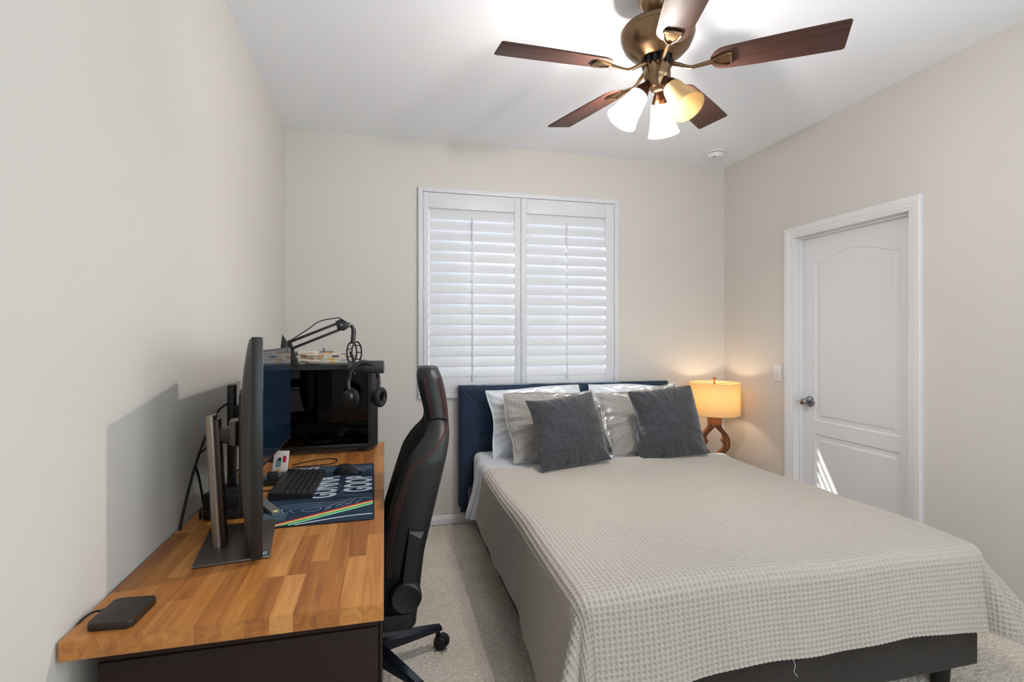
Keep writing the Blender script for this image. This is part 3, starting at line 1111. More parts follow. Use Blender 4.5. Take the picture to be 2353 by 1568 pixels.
cl.build('contour_print', 'pr_line', pad, 0)['kind'] = 'stuff'


def text_mesh(txt, size, bold, sxy=(1, 1)):
    cu = bpy.data.curves.new('t', 'FONT')
    cu.body = txt
    cu.size = size
    cu.offset = bold
    cu.space_character = 1.06
    o = bpy.data.objects.new('t', cu)
    COL.objects.link(o)
    bpy.context.view_layer.update()
    me = bpy.data.meshes.new_from_object(o.evaluated_get(bpy.context.evaluated_depsgraph_get()))
    bpy.data.objects.remove(o)
    return me


def lettering(txt, x_base, y0, y1, hgt, name='lettering', parent=None, z=PT, material='pr_white', bold=0.035):
    """text reading along +y, letters standing towards -x"""
    me = text_mesh(txt, 1.0, bold)
    co = np.empty(len(me.vertices) * 3)
    me.vertices.foreach_get('co', co)
    co = co.reshape(-1, 3)
    mn, mx_ = co.min(0), co.max(0)
    uu = (co[:, 0] - mn[0]) / (mx_[0] - mn[0])
    vv = (co[:, 1] - mn[1]) / (mx_[1] - mn[1])
    new = np.stack([x_base - vv * hgt, y0 + uu * (y1 - y0), np.full(len(uu), z)], -1)
    me.vertices.foreach_set('co', new.reshape(-1))
    me.materials.append(M[material])
    me.update()
    return link(name, me, parent)


lettering('GUNNA', 0.048, -0.112, 0.190, 0.112, parent=pad)
lettering('GOOP', 0.183, -0.064, 0.170, 0.112, parent=pad)
lettering('US', -0.055, 0.296, 0.372, 0.085, parent=pad)

# ------------------------------------------------------------------ keyboard
kb = thing('keyboard', 'black mechanical keyboard on the navy mouse pad', 'keyboard', (-0.338, 2.262, ZT + 0.0038), rad(-1.5))
m = MB()
m.loft([[(-0.078, -0.200, 0), (0.078, -0.200, 0), (0.078, -0.200, 0.016), (-0.050, -0.200, 0.027), (-0.078, -0.200, 0.030)],
        [(-0.078, 0.158, 0), (0.078, 0.158, 0), (0.078, 0.158, 0.016), (-0.050, 0.158, 0.027), (-0.078, 0.158, 0.030)]])
m.build('case', 'black', kb, 20)
slope = math.atan2(0.011, 0.128)
kc = MB()
kw = 0.0165
kc.loft([[(-kw / 2, -kw / 2, 0), (kw / 2, -kw / 2, 0), (kw / 2, kw / 2, 0), (-kw / 2, kw / 2, 0)],
         [(-kw * .38, -kw * .38, 0.009), (kw * .40, -kw * .38, 0.009), (kw * .40, kw * .38, 0.009), (-kw * .38, kw * .38, 0.009)]])
kme = kc.mesh('keycap', 'grey_pl', 0)
M['key'] = mat('keycap_plastic', '222326', 0.5)
kme.materials.clear()
kme.materials.append(M['key'])
for r in range(6):
    x = 0.066 - r * 0.0198 - (0.004 if r == 5 else 0)
    y = -0.188
    while y < 0.145:
        wide = 1.0
        if r == 0 and -0.10 < y < 0.0:
            wide = 5.5
        elif r in (1, 2, 3) and y < -0.17:
            wide = 1.25 + 0.25 * r
        pw = 0.0192 * wide
        if y + pw > 0.153:
            break
        k = link('keycap', kme, kb)
        k.location = (x, y + pw / 2, 0.0165 + (0.070 - x) * 0.082)
        k.rotation_euler = (0, slope, 0)
        k.scale = (1, (pw - 0.0022) / kw, 1)
        y += pw + (0.012 if r == 5 and int((y + 0.188) / 0.0192) in (0, 5, 10) else 0)

# ------------------------------------------------------------------ mouse
ms = thing('computer_mouse', 'black computer mouse at the far right of the mouse pad', 'mouse', (-0.160, 2.405, ZT + 0.0038), rad(172))
rings = []
nn = 22
for i in range(17):
    s_ = i / 16
    x = -0.060 + 0.120 * s_
    prof_h = 0.040 * (max(0.02, math.sin(PI * min(1, (s_ * 0.92 + 0.05)) ** 1.25)) ** 0.6)
    wd = 0.031 * max(0.05, math.sin(PI * (0.06 + 0.88 * s_))) ** 0.35 * (1 - 0.10 * math.sin(PI * s_) ** 4)
    ring = []
    for k in range(nn):
        a = 2 * PI * k / nn
        cy = wd * math.copysign(abs(math.cos(a)) ** 0.8, math.cos(a))
        cz = prof_h * max(0.0, math.sin(a)) ** 0.85 if math.sin(a) > 0 else 0.0
        ring.append((x, cy, 0.002 + cz))
    rings.append(ring)
MB().loft(rings).build('shell', 'black', ms, 60)
MB().cyl((0.030, -0.0045, 0.033), (0.030, 0.0045, 0.033), 0.009, n=18).build('scroll_wheel', 'grey_pl', ms)
MB().tube([(0.0, 0, 0.0425), (0.02, 0, 0.0415), (0.045, 0, 0.030), (0.058, 0, 0.015)], 0.0007, 6).build('button_seam', 'blackm', ms)

# ------------------------------------------------------------------ tower computer
PC = thing('computer_tower', 'black computer tower with tinted glass side at the far end of the desk', 'computer', (-0.045, 2.835, ZT), rad(1.5))
# local: x runs to the left wall (negative), y away from the camera; glass faces the camera
w_, d_, h_ = 0.500, 0.222, 0.468
m = MB()
m.prism([(-w_, 0.012), (-w_, d_), (0.0, d_), (0.010, d_ - 0.05), (0.010, 0.070), (-0.022, 0.0), (-0.040, 0.0), (-0.040, 0.012)], 0.022, 0.030)   # floor
m.prism([(-w_, 0.0), (-w_, d_), (0.0, d_), (0.010, d_ - 0.05), (0.010, 0.070), (-0.022, 0.0)], h_ - 0.028, h_, bev=0.003)                         # roof
m.box((-w_, d_ - 0.008, 0.022), (0.0, d_, h_))
m.box((-w_, 0.004, 0.022), (-w_ + 0.012, d_, h_))
m.build('case_shell', 'black', PC, 20)
MB().prism([(-0.040, 0.0), (-0.022, 0.0), (0.010, 0.070), (0.010, d_ - 0.05), (0.0, d_), (-0.040, d_)], 0.0285, h_ - 0.026, bev=0.002).build('front_panel', 'black', PC, 20)
MB().box((-w_, 0.0, 0.046), (-0.041, 0.0045, h_ - 0.029)).build('glass_panel', 'tinted', PC, 0)
MB().box((-w_ + 0.001, 0.001, 0.028), (-0.041, 0.014, 0.046), 0.002).build('lower_trim', 'black', PC)
for x in (-w_ + 0.05, -0.07):
    MB().box((x - 0.02, 0.02, 0.0), (x + 0.02, d_ - 0.02, 0.0225), 0.004).build('foot', 'blackm', PC)
mb_ = MB().box((-0.43, d_ - 0.026, 0.13), (-0.16, d_ - 0.022, 0.43)).build('motherboard', 'pcb', PC)
MB().box((-0.40, d_ - 0.07, 0.30), (-0.30, d_ - 0.026, 0.40), 0.004).build('cpu_cooler', 'blackm', mb_)
for k in range(4):
    MB().box((-0.275 + 0.012 * k, d_ - 0.062, 0.27), (-0.269 + 0.012 * k, d_ - 0.026, 0.41), 0.001).build('memory_stick', 'grey_pl', mb_)
MB().box((-0.47, 0.05, 0.155), (-0.17, d_ - 0.03, 0.205), 0.005).build('graphics_card', 'black', PC)
MB().box((-0.47, 0.048, 0.17), (-0.40, 0.052, 0.195), 0.002).build('card_label', 'lightgrey', PC)
MB().box((-w_ + 0.014, 0.03, 0.031), (-0.045, d_ - 0.010, 0.115), 0.002).build('power_shroud', 'blackm', PC)
MB().box((-0.155, d_ - 0.03, 0.13), (-0.048, d_ - 0.012, 0.43)).build('cable_cover', 'copper_red', PC)
MB().box((-0.205, d_ - 0.045, 0.225), (-0.135, d_ - 0.028, 0.262), 0.002).build('drive_bracket', 'lightgrey', PC)
MB().box((-0.25, d_ - 0.05, 0.155), (-0.19, d_ - 0.045, 0.19), 0.002).build('small_plate', 'lightgrey', PC)
for k in range(3):
    fm = MB()
    cx, cz = -0.055, 0.10 + 0.123 * k
    fm.tube([(cx, d_ / 2 + 0.056 * math.cos(a), cz + 0.056 * math.sin(a)) for a in [2 * PI * i / 24 for i in range(24)]], 0.006, 6, True)
    for b in range(7):
        a = 2 * PI * b / 7
        fm.box((-0.002, 0.012, -0.010), (0.002, 0.052, 0.012), 0.0, mx=TR(cx, d_ / 2, cz) @ RX(a) @ RY(rad(25)))
    fm.cyl((cx - 0.01, d_ / 2, cz), (cx + 0.01, d_ / 2, cz), 0.016, n=14)
    fm.build('cooling_fan', 'grey_pl', PC)
cb = MB()
for k in range(6):
    cb.tube(catmull([(-0.10 - 0.03 * k, 0.12, 0.115), (-0.11 - 0.03 * k, 0.06, 0.135 + 0.004 * k), (-0.16 - 0.03 * k, 0.07, 0.15), (-0.20 - 0.03 * k, 0.11, 0.17)], 5), 0.004, 6)
cb.build('power_cables', 'blackm', PC)

# ------------------------------------------------------------------ toy spacecraft on the tower
ty = thing('toy_spacecraft', 'white and tan plastic brick spacecraft model standing on the computer tower', 'toy', (-0.32, 2.93, ZT + h_), rad(3))
random.seed(5)
tb = {'brick_white': MB(), 'brick_tan': MB(), 'brick_grey': MB(), 'brick_blue': MB(), 'brick_yellow': MB()}


def brick(mt, x0, x1, y0, y1, z0, z1):
    tb[mt].box((x0, y0, z0), (x1, y1, z1), 0.001, 1)


for k in range(9):
    x = -0.115 + 0.028 * k
    hh = interp([(-0.12, 0.020), (-0.02, 0.030), (0.05, 0.020), (0.15, 0.008)], x)
    brick('brick_white' if k % 3 else 'brick_tan', x, x + 0.027, -0.016 * (1 - k * 0.06), 0.016 * (1 - k * 0.06), 0.040 - hh * 0.35, 0.040 + hh * 0.65)
brick('brick_tan', 0.0, 0.045, -0.012, 0.012, 0.056, 0.064)
brick('brick_grey', -0.02, 0.05, -0.010, 0.010, 0.062, 0.069)
brick('brick_blue', 0.045, 0.075, -0.018, 0.018, 0.040, 0.052)
for s_ in (-1, 1):
    for zc, zt in ((0.058, 0.052), (0.022, 0.020)):
        tb['brick_white'].cyl((-0.125, s_ * 0.035, zc), (-0.030, s_ * 0.035, zc), 0.0125, 0.0105, 12)
        tb['brick_grey'].cyl((-0.142, s_ * 0.035, zc), (-0.124, s_ * 0.035, zc), 0.009, 0.012, 12)
        tb['brick_grey'].cyl((-0.155, s_ * 0.035, zc), (-0.142, s_ * 0.035, zc), 0.0035, 0.0035, 8)
        brick('brick_white', -0.095, -0.02, *(sorted((s_ * 0.014, s_ * 0.085))), zt, zt + 0.005)
        brick('brick_tan', -0.075, -0.045, *(sorted((s_ * 0.05, s_ * 0.075))), zt + 0.005, zt + 0.009)
        tb['brick_white'].cyl((-0.075, s_ * 0.088, zt), (0.085, s_ * 0.088, zt), 0.0045, 0.003, 8)
        tb['brick_grey'].cyl((0.085, s_ * 0.088, zt), (0.135, s_ * 0.088, zt), 0.0016, 0.0016, 6)
tb['brick_grey'].cyl((0.09, 0, 0.040), (0.165, 0, 0.040), 0.004, 0.002, 8)
tb['brick_grey'].cyl((0.0, 0.02, 0.062), (0.0, 0.02, 0.085), 0.006, 0.005, 8)
brick('brick_yellow', 0.03, 0.052, -0.012, 0.012, 0.004, 0.030)
brick('brick_grey', 0.025, 0.057, -0.016, 0.016, 0.0, 0.004)
brick('brick_grey', -0.085, -0.078, -0.030, 0.030, 0.0, 0.024)
brick('brick_grey', -0.095, -0.065, -0.034, 0.034, 0.0, 0.004)
for nm, mt in (('hull', 'brick_white'), ('hull_panels', 'brick_tan'), ('engines', 'brick_grey'), ('blue_plate', 'brick_blue'), ('display_leg', 'brick_yellow')):
    tb[mt].build(nm, mt, ty, 30)

# ------------------------------------------------------------------ microphone boom, microphone, headphones
bo = thing('microphone_boom', 'black scissor boom arm rising from the desk behind the wide monitor', 'microphone arm', (-0.53, 2.74, ZT))
MB().lathe([(0, 0), (0.03, 0), (0.03, 0.012), (0.014, 0.018), (0.012, 0.38), (0, 0.38)], 18, cap=False).build('desk_clamp', 'black', bo)
o_ = Vector((-0.53, 2.74, ZT))
e0 = Vector((-0.475, 2.74, 1.295)) - o_      # lower elbow
e1 = Vector((-0.212, 2.735, 1.405)) - o_     # upper elbow
low = Vector((0.0, 0.0, 0.36))
m = MB()
for s_ in (-0.012, 0.012):
    m.tube([low + Vector((0.0, s_, 0)), e0 + Vector((0, s_, 0))], 0.006, 8)
m.build('lower_arm', 'black', bo)
d = (e1 - e0).normalized()
nrm = Vector((-d.z, 0, d.x))
for off in (0.016, -0.018):
    MB().box((0, -0.006, -0.0065), ((e1 - e0).length, 0.006, 0.0065), 0.002, mx=Matrix.Translation(e0 + nrm * off) @ RY(-math.atan2(d.z, d.x))).build('upper_arm', 'black', bo)
MB().prism([(-0.02, -0.024), (0.010, -0.030), (0.034, -0.012), (0.036, 0.010), (-0.004, 0.030), (-0.03, 0.018)], -0.013, 0.013,
           mx=Matrix.Translation(e1) @ RX(PI / 2), bev=0.003).build('elbow_plate', 'black', bo)
MB().cyl(e1 + Vector((0, -0.016, 0)), e1 + Vector((0, 0.016, 0)), 0.006, n=14).build('elbow_bolt', 'chrome', bo)
MB().prism([(-0.022, -0.03), (0.02, -0.03), (0.012, 0.022), (-0.012, 0.060)], -0.010, 0.010, mx=Matrix.Translation(e0 + Vector((-0.006, 0, 0.0))) @ RX(PI / 2), bev=0.002).build('lower_joint', 'black', bo)
MB().prism([(0.0, 0.0), (0.055, 0.0), (0.012, 0.13), (0.0, 0.13)], -0.008, 0.008, mx=Matrix.Translation(Vector((-0.475, 2.785, 1.198)) - o_) @ RX(PI / 2), bev=0.002).build('riser_fin', 'black', bo)
MB().cyl(e1 + Vector((0.034, 0, -0.002)), e1 + Vector((0.046, 0, 0.004)), 0.013, 0.011, n=12).build('swivel_joint', 'taupe', bo)
mtop = e1 + Vector((0.046, -0.005, 0.0))
mbot = Vector((-0.158, 2.715, 1.315)) - o_
MB().tube(catmull([mtop, mtop + Vector((0.012, 0, -0.03)), mbot], 5), [0.009] * 4 + [0.012] * 5 + [0.011] * 2, 10).build('mount_tube', 'black', bo)
MB().tube(catmull([e0 + Vector((0.02, -0.02, 0.03)), e0 + Vector((0.10, -0.02, 0.085)), e0 + Vector((0.16, -0.02, 0.128)), e0 + Vector((0.24, -0.02, 0.145)), e1 + Vector((-0.01, -0.02, 0.034)), e1 + Vector((0.02, -0.018, 0.016))], 6), 0.0028, 6).build('cable', 'blackm', bo)
sk = MB()
cm = Vector((-0.150, 2.712, 1.265)) - o_
for rr, dx in ((0.052, -0.012), (0.052, 0.012)):
    sk.tube([cm + Vector((dx + rr * 0.42 * math.cos(a), rr * 0.6 * math.cos(a), rr * 1.05 * math.sin(a))) for a in [2 * PI * i / 28 for i in range(28)]], 0.0042, 6, True)
for i in range(9):
    a = 2 * PI * i / 9
    p = cm + Vector((0.052 * 0.42 * math.cos(a), 0.052 * 0.6 * math.cos(a), 0.0546 * math.sin(a)))
    sk.tube([p + Vector((-0.012, 0, 0)), p + Vector((0.012, 0, 0))], 0.003, 6)
    sk.tube([p + Vector((-0.012, 0, 0)), cm + Vector((0.012 * math.cos(a + 0.5), 0.015 * math.cos(a + .5), 0.026 * math.sin(a + 0.5)))], 0.0012, 5)
sk.build('shock_mount', 'black', bo)

mic = thing('microphone', 'dark grey cylindrical foam-covered microphone on the boom arm', 'microphone', (-0.100, 2.680, 1.192), rad(-6))
MB().lathe([(0, -0.070), (0.022, -0.070), (0.026, -0.066), (0.0265, 0.028), (0.028, 0.034), (0.0305, 0.036), (0.0305, 0.100), (0.028, 0.106), (0, 0.108)], 30,
           TR(-0.01, 0, 0) @ RY(PI / 2), cap=False).build('body', 'grey_pl', mic)
MB().lathe([(0.0315, 0.0), (0.0325, 0.002), (0.0325, 0.092), (0.030, 0.098), (0, 0.099)], 30, TR(-0.002, 0, 0) @ RY(PI / 2), cap=False).build('foam_cover', mat('foam', '3c3c3b', 0.95, bump=(700, 0.4, 0.001)), mic)
MB().tube([(-0.045, 0.0, -0.038), (-0.060, 0.0, 0.0), (-0.052, 0.0, 0.036), (-0.070, 0.02, 0.075)], 0.007, 8).build('yoke', 'black', mic)

hp = thing('headphones', 'black over-ear headphones hanging from the microphone', 'headphones', (-0.100, 2.660, 1.060), rad(10))
hp.scale = (1.25, 1.25, 1.25)
band = []
for i in range(25):
    a = PI * (i / 24)
    band.append((0.055 * math.cos(a) * 1.0, 0.0, 0.060 + 0.070 * math.sin(a)))
bm_ = MB()
rings = []
for i, p in enumerate(band):
    t = Vector(band[min(i + 1, 24)]) - Vector(band[max(i - 1, 0)])
    t.normalize()
    n_ = Vector((t.z, 0, -t.x))
    w = 0.016 + 0.006 * math.sin(PI * i / 24)
    P = Vector(p)
    rings.append([P + n_ * 0.005 + Vector((0, -w, 0)), P + n_ * 0.005 + Vector((0, w, 0)), P - n_ * 0.005 + Vector((0, w, 0)), P - n_ * 0.005 + Vector((0, -w, 0))])
bm_.loft(rings)
bm_.build('headband', 'black', hp, 40)
for s_, rot in ((1, -35), (-1, 25)):
    q = Vector((0.056 * s_, 0, 0))
    MB().tube([q + Vector((0, 0, 0.068)), q + Vector((0.004 * s_, 0, 0.045)), q + Vector((0.002 * s_, 0, 0.02))], 0.0065, 8).build('slider', 'gun', hp)
    mx = TR(q.x, q.y, -0.016) @ RZ(rad(rot)) @ RY(PI / 2)
    c = MB().lathe([(0, -0.022), (0.024, -0.022), (0.032, -0.014), (0.034, -0.002), (0, -0.002)], 28, mx, cap=False).build('ear_cup', 'black', hp)
    MB().tube([tuple(mx @ Vector((0.029 * math.cos(a), 0.034 * math.sin(a), 0.009))) for a in [2 * PI * i / 26 for i in range(26)]], 0.0125, 10, True).build('ear_cushion', 'blackm', c)

# ------------------------------------------------------------------ small things on the desk
hdv = thing('portable_drive', 'flat dark brown portable hard drive lying at the near end of the desk', 'hard drive', (-0.560, 1.303, ZT), rad(-4))
MB().prism(rrect(-0.043, 0.043, -0.055, 0.055, 0.009), 0.0, 0.0165, bev=0.003).build('drive_case', mat('drive_plastic', '2a211d', 0.45), hdv)
MB().box((-0.052, 0.010, 0.005), (-0.042, 0.022, 0.012), 0.0015).build('plug', 'blackm', hdv)
MB().tube(catmull([(-0.050, 0.016, 0.0085), (-0.062, 0.015, 0.009), (-0.072, 0.006, 0.007), (-0.0775, -0.012, 0.0025), (-0.079, -0.028, -0.006)], 6), 0.0024, 8).build('cable', 'blackm', hdv)

zc = thing('zip_case', 'black rounded zip case lying by the wall behind the upright monitor', 'case', (-0.512, 1.960, ZT), rad(6))
m = MB()
m.prism(rrect(-0.088, 0.088, -0.058, 0.058, 0.040), 0.0, 0.034, bev=0.010)
m.prism(rrect(-0.088, 0.088, -0.058, 0.058, 0.040), 0.036, 0.078, bev=0.014)
m.build('shell', 'blackm', zc, 50)
MB().prism(rrect(-0.0865, 0.0865, -0.0565, 0.0565, 0.039), 0.033, 0.037).build('zipper', 'grey_pl', zc)
m = MB()
m.tube([(-0.086, -0.014, 0.035), (-0.094, -0.018, 0.030)], 0.003, 6)
m.box((-0.099, -0.024, 0.0), (-0.091, -0.014, 0.032), 0.002)
m.build('zip_pull', 'blackm', zc)
dk = thing('dongle', 'small black adapter with a blue light lying on the zip case', 'adapter', (-0.470, 1.968, ZT + 0.078), rad(10))
MB().box((-0.03, -0.022, 0), (0.03, 0.022, 0.014), 0.003).build('body', 'grey_pl', dk)
MB().box((0.010, -0.0226, 0.004), (0.024, -0.0216, 0.010)).build('light', 'led', dk)
MB().box((0.010, -0.0226, 0.0015), (0.024, -0.0216, 0.0035)).build('label', 'pr_white', dk)

stn = thing('phone_stand', 'black tilted phone stand between the wall and the wide monitor', 'stand', (-0.535, 2.085, ZT), rad(4))
MB().box((-0.03, -0.02, 0), (0.03, 0.05, 0.010), 0.003).build('base', 'blackm', stn)
MB().box((-0.028, -0.004, 0.006), (0.028, 0.004, 0.125), 0.003, mx=TR(0, 0.0, 0) @ RX(rad(-22)) @ RY(rad(28))).build('back_plate', 'grey_pl', stn)
MB().tube(catmull([(-0.03, 0.0, 0.02), (-0.028, -0.01, 0.07), (0.0, 0.0, 0.115), (0.03, 0.02, 0.135)], 6), 0.003, 6).build('cable', 'blackm', stn)

pk = thing('sticker_pack', 'white printed packet with pink and yellow pictures behind the keyboard', 'packet', (-0.452, 2.43, ZT), rad(-20))
MB().box((-0.034, -0.003, 0.0), (0.034, 0.003, 0.112), 0.001, mx=RX(rad(-14))).build('packet', 'card', pk)
for (a, b, mt) in (((0.010, 0.062), (0.026, 0.090), 'pink'), ((-0.020, 0.040), (0.004, 0.076), 'teal'), ((-0.014, 0.008), (0.006, 0.032), 'orange'), ((0.014, 0.006), (0.030, 0.014), 'blackm'), ((-0.010, 0.068), (0.002, 0.082), 'blackm')):
    MB().prism(rrect(a[0], b[0], a[1], b[1], 0.004, 3), -0.0036, -0.0031, mx=RX(rad(-14)) @ Matrix(((1, 0, 0, 0), (0, 0, 1, 0), (0, 1, 0, 0), (0, 0, 0, 1)))).build('picture', mt, pk)
hub = thing('usb_hub', 'low black hub box with cables beneath the wide monitor', 'hub', (-0.452, 2.30, ZT), rad(5))
MB().box((-0.05, -0.016, 0.0), (0.05, 0.016, 0.020), 0.003).build('body', 'blackm', hub)
MB().box((-0.02, -0.012, 0.020), (0.02, 0.012, 0.055), 0.004).build('plug_block', 'blackm', hub)


def cable(label, pts, r=0.0042, name='power_cable', material='blackm'):
    o = MB().tube(catmull(pts, 7), r, 8).build(name, material, None, 60)
    tag(o, label, 'cable')


cable('black power cable running up the wall from the desk edge to the monitor', [(-0.634, 1.835, 0.722), (-0.632, 1.85, 0.76), (-0.628, 1.905, 0.850), (-0.622, 1.945, 0.915), (-0.610, 1.985, 0.985), (-0.596, 2.03, 1.05), (-0.58, 2.06, 1.085), (-0.565, 2.11, 1.10)])
cable('black cable branching off beside the wall down to the zip case', [(-0.622, 1.943, 0.905), (-0.619, 1.965, 0.86), (-0.618, 1.990, 0.80), (-0.616, 1.998, 0.765), (-0.612, 2.03, 0.738)], 0.004)
cable('thin black cable crossing from the wall to the back of the upright monitor', [(-0.616, 1.960, 0.945), (-0.58, 1.955, 0.975), (-0.545, 1.94, 0.985), (-0.492, 1.90, 0.985), (-0.462, 1.845, 0.985)], 0.0032)
cable('thin black keyboard cable looping over the desk in front of the computer tower', [(-0.43, 2.62, ZT + 0.003), (-0.36, 2.68, ZT + 0.003), (-0.28, 2.715, ZT + 0.003), (-0.235, 2.69, ZT + 0.003), (-0.232, 2.63, ZT + 0.003), (-0.26, 2.600, ZT + 0.003), (-0.33, 2.585, ZT + 0.003), (-0.42, 2.575, ZT + 0.003)], 0.0024, 'keyboard_cable')
cable('short black cable curving across the desk under the wide monitor', [(-0.50, 2.20, ZT + 0.003), (-0.46, 2.21, ZT + 0.003), (-0.425, 2.205, ZT + 0.003)], 0.0025, 'short_cable')

# ------------------------------------------------------------------ gaming chair
CH = thing('gaming_chair', 'black gaming chair with red stitching pulled up to the desk', 'chair', (-0.06, 2.135, 0), rad(-2))
# local: x towards the bed (back of the chair), y lateral, z up; the sitter faces -x
# tables by height: back surface x, thickness of middle, half width, wing forward depth
T_xb = [(0.285, 0.183), (0.40, 0.196), (0.55, 0.212), (0.75, 0.258), (0.90, 0.294), (0.985, 0.311), (1.06, 0.308), (1.13, 0.298), (1.19, 0.284), (1.222, 0.268)]
T_hw = [(0.285, 0.236), (0.42, 0.243), (0.60, 0.250), (0.80, 0.262), (0.90, 0.262), (0.955, 0.240), (1.005, 0.180), (1.03, 0.158), (1.10, 0.152), (1.18, 0.142), (1.21, 0.125), (1.222, 0.105)]
T_wd = [(0.285, 0.145), (0.42, 0.160), (0.55, 0.180), (0.66, 0.172), (0.76, 0.165), (0.87, 0.155), (0.93, 0.130), (0.985, 0.092), (1.03, 0.088), (1.12, 0.100), (1.19, 0.096), (1.222, 0.070)]
T_th = [(0.285, 0.090), (0.60, 0.085), (0.85, 0.070), (1.0, 0.085), (1.12, 0.100), (1.19, 0.096), (1.222, 0.070)]


def sm(tab, z):
    s_ = 0
    for dz in (-0.016, -0.008, 0, 0.008, 0.016):
        s_ += interp(tab, z + dz)
    return s_ / 5


def back_ring(z):
    xb, hw, wd, th = sm(T_xb, z), sm(T_hw, z), sm(T_wd, z), sm(T_th, z)
    ww = min(0.075, hw * 0.45)          # wing thickness in y
    half = [(xb, 0.0), (xb, hw * 0.5), (xb - 0.004, hw - 0.035), (xb - 0.014, hw - 0.010), (xb - 0.032, hw), (xb - wd * 0.5, hw + 0.004),
            (xb - wd + 0.022, hw - 0.002), (xb - wd + 0.006, hw - 0.014), (xb - wd, hw - ww * 0.42), (xb - wd + 0.010, hw - ww * 0.8),
            (xb - max(th, wd * 0.72), hw - ww * 1.1), (xb - th - 0.002, hw - ww * 1.5), (xb - th, 0.0)]
    full = half + [(x, -y) for x, y in reversed(half[1:-1])]
    return [(x, y, z) for x, y in full]


zz = [0.285, 0.295] + list(np.linspace(0.34, 1.20, 60)) + [1.212, 1.222]
bk = MB().loft([back_ring(z) for z in zz]).build('backrest', 'leather', CH, 75)


def stitch(idx, z0, z1, off=0.0015, side=-1):
    pts = []
    for z in np.linspace(z0, z1, 40):
        r = back_ring(z)
        x, y, _ = r[idx]
        y = -abs(y) if side < 0 else abs(y)
        pts.append((x - 0.0005, y + side * off, z))
    return pts


def seam_pts(f, z0, z1, n=46, side=-1):
    """a seam on the outer side face: f(z) gives the fraction of the wing depth"""
    pts = []
    for z in np.linspace(z0, z1, n):
        xb, hw, wd = sm(T_xb, z), sm(T_hw, z), sm(T_wd, z)
        q = f(z)
        x = xb - wd * q
        yy = interp([(0.0, hw - 0.012), (0.032 / wd, hw), (0.5, hw + 0.004), (1 - 0.022 / wd, hw - 0.002), (1 - 0.006 / wd, hw - 0.014)], q)
        pts.append((x, side * (yy + 0.0008), z))
    return pts


for side in (-1, 1):
    fq = lambda z: interp([(0.50, 0.70), (0.68, 0.80), (0.84, 0.84), (0.875, 0.80), (0.93, 0.50), (1.0, 0.18), (1.02, 0.16)], z)
    for dq in (-0.035, 0.035):
        MB().tube(seam_pts(lambda z: fq(z) + dq, 0.48, 1.015, 60, side), 0.0010, 5).build('stitching', 'redthread', bk)
    MB().tube(seam_pts(lambda z: fq(z), 0.48, 1.015, 60, side), 0.0022, 5).build('piping', 'leather', bk)
    for q in (0.76, 0.22, 0.14):
        MB().tube(seam_pts(lambda z: q, 1.02, 1.185, 24, side), 0.0010, 5).build('stitching', 'redthread', bk)
for side in (-1, 1):
    pts = []
    for q in np.linspace(0.10, 0.92, 14):
        z = 1.022 + 0.012 * math.sin(PI * q)
        pts.append(seam_pts(lambda _z: q, z, z + 1e-4, 2, side)[0])
    MB().tube(pts, 0.0035, 6).build('seam_fold', 'leather_soft', bk)
em = MB()
zc_ = 1.10
fx = lambda z: sm(T_xb, z) - max(sm(T_wd, z), sm(T_th, z)) - 0.0028
pts = [(-0.03, 0.0), (-0.018, 0.03), (0.0, 0.008), (0.018, 0.03), (0.03, 0.0), (0.0, -0.012)]
em.add([(fx(zc_ + z), y, zc_ + z) for y, z in pts], [tuple(range(len(pts)))])
em.add([(fx(zc_ + z), y, zc_ + z) for y, z in ((-0.022, -0.040), (0.022, -0.040), (0.022, -0.030), (-0.022, -0.030))], [(0, 1, 2, 3)])
em.build('emblem', 'gold', bk, 0)

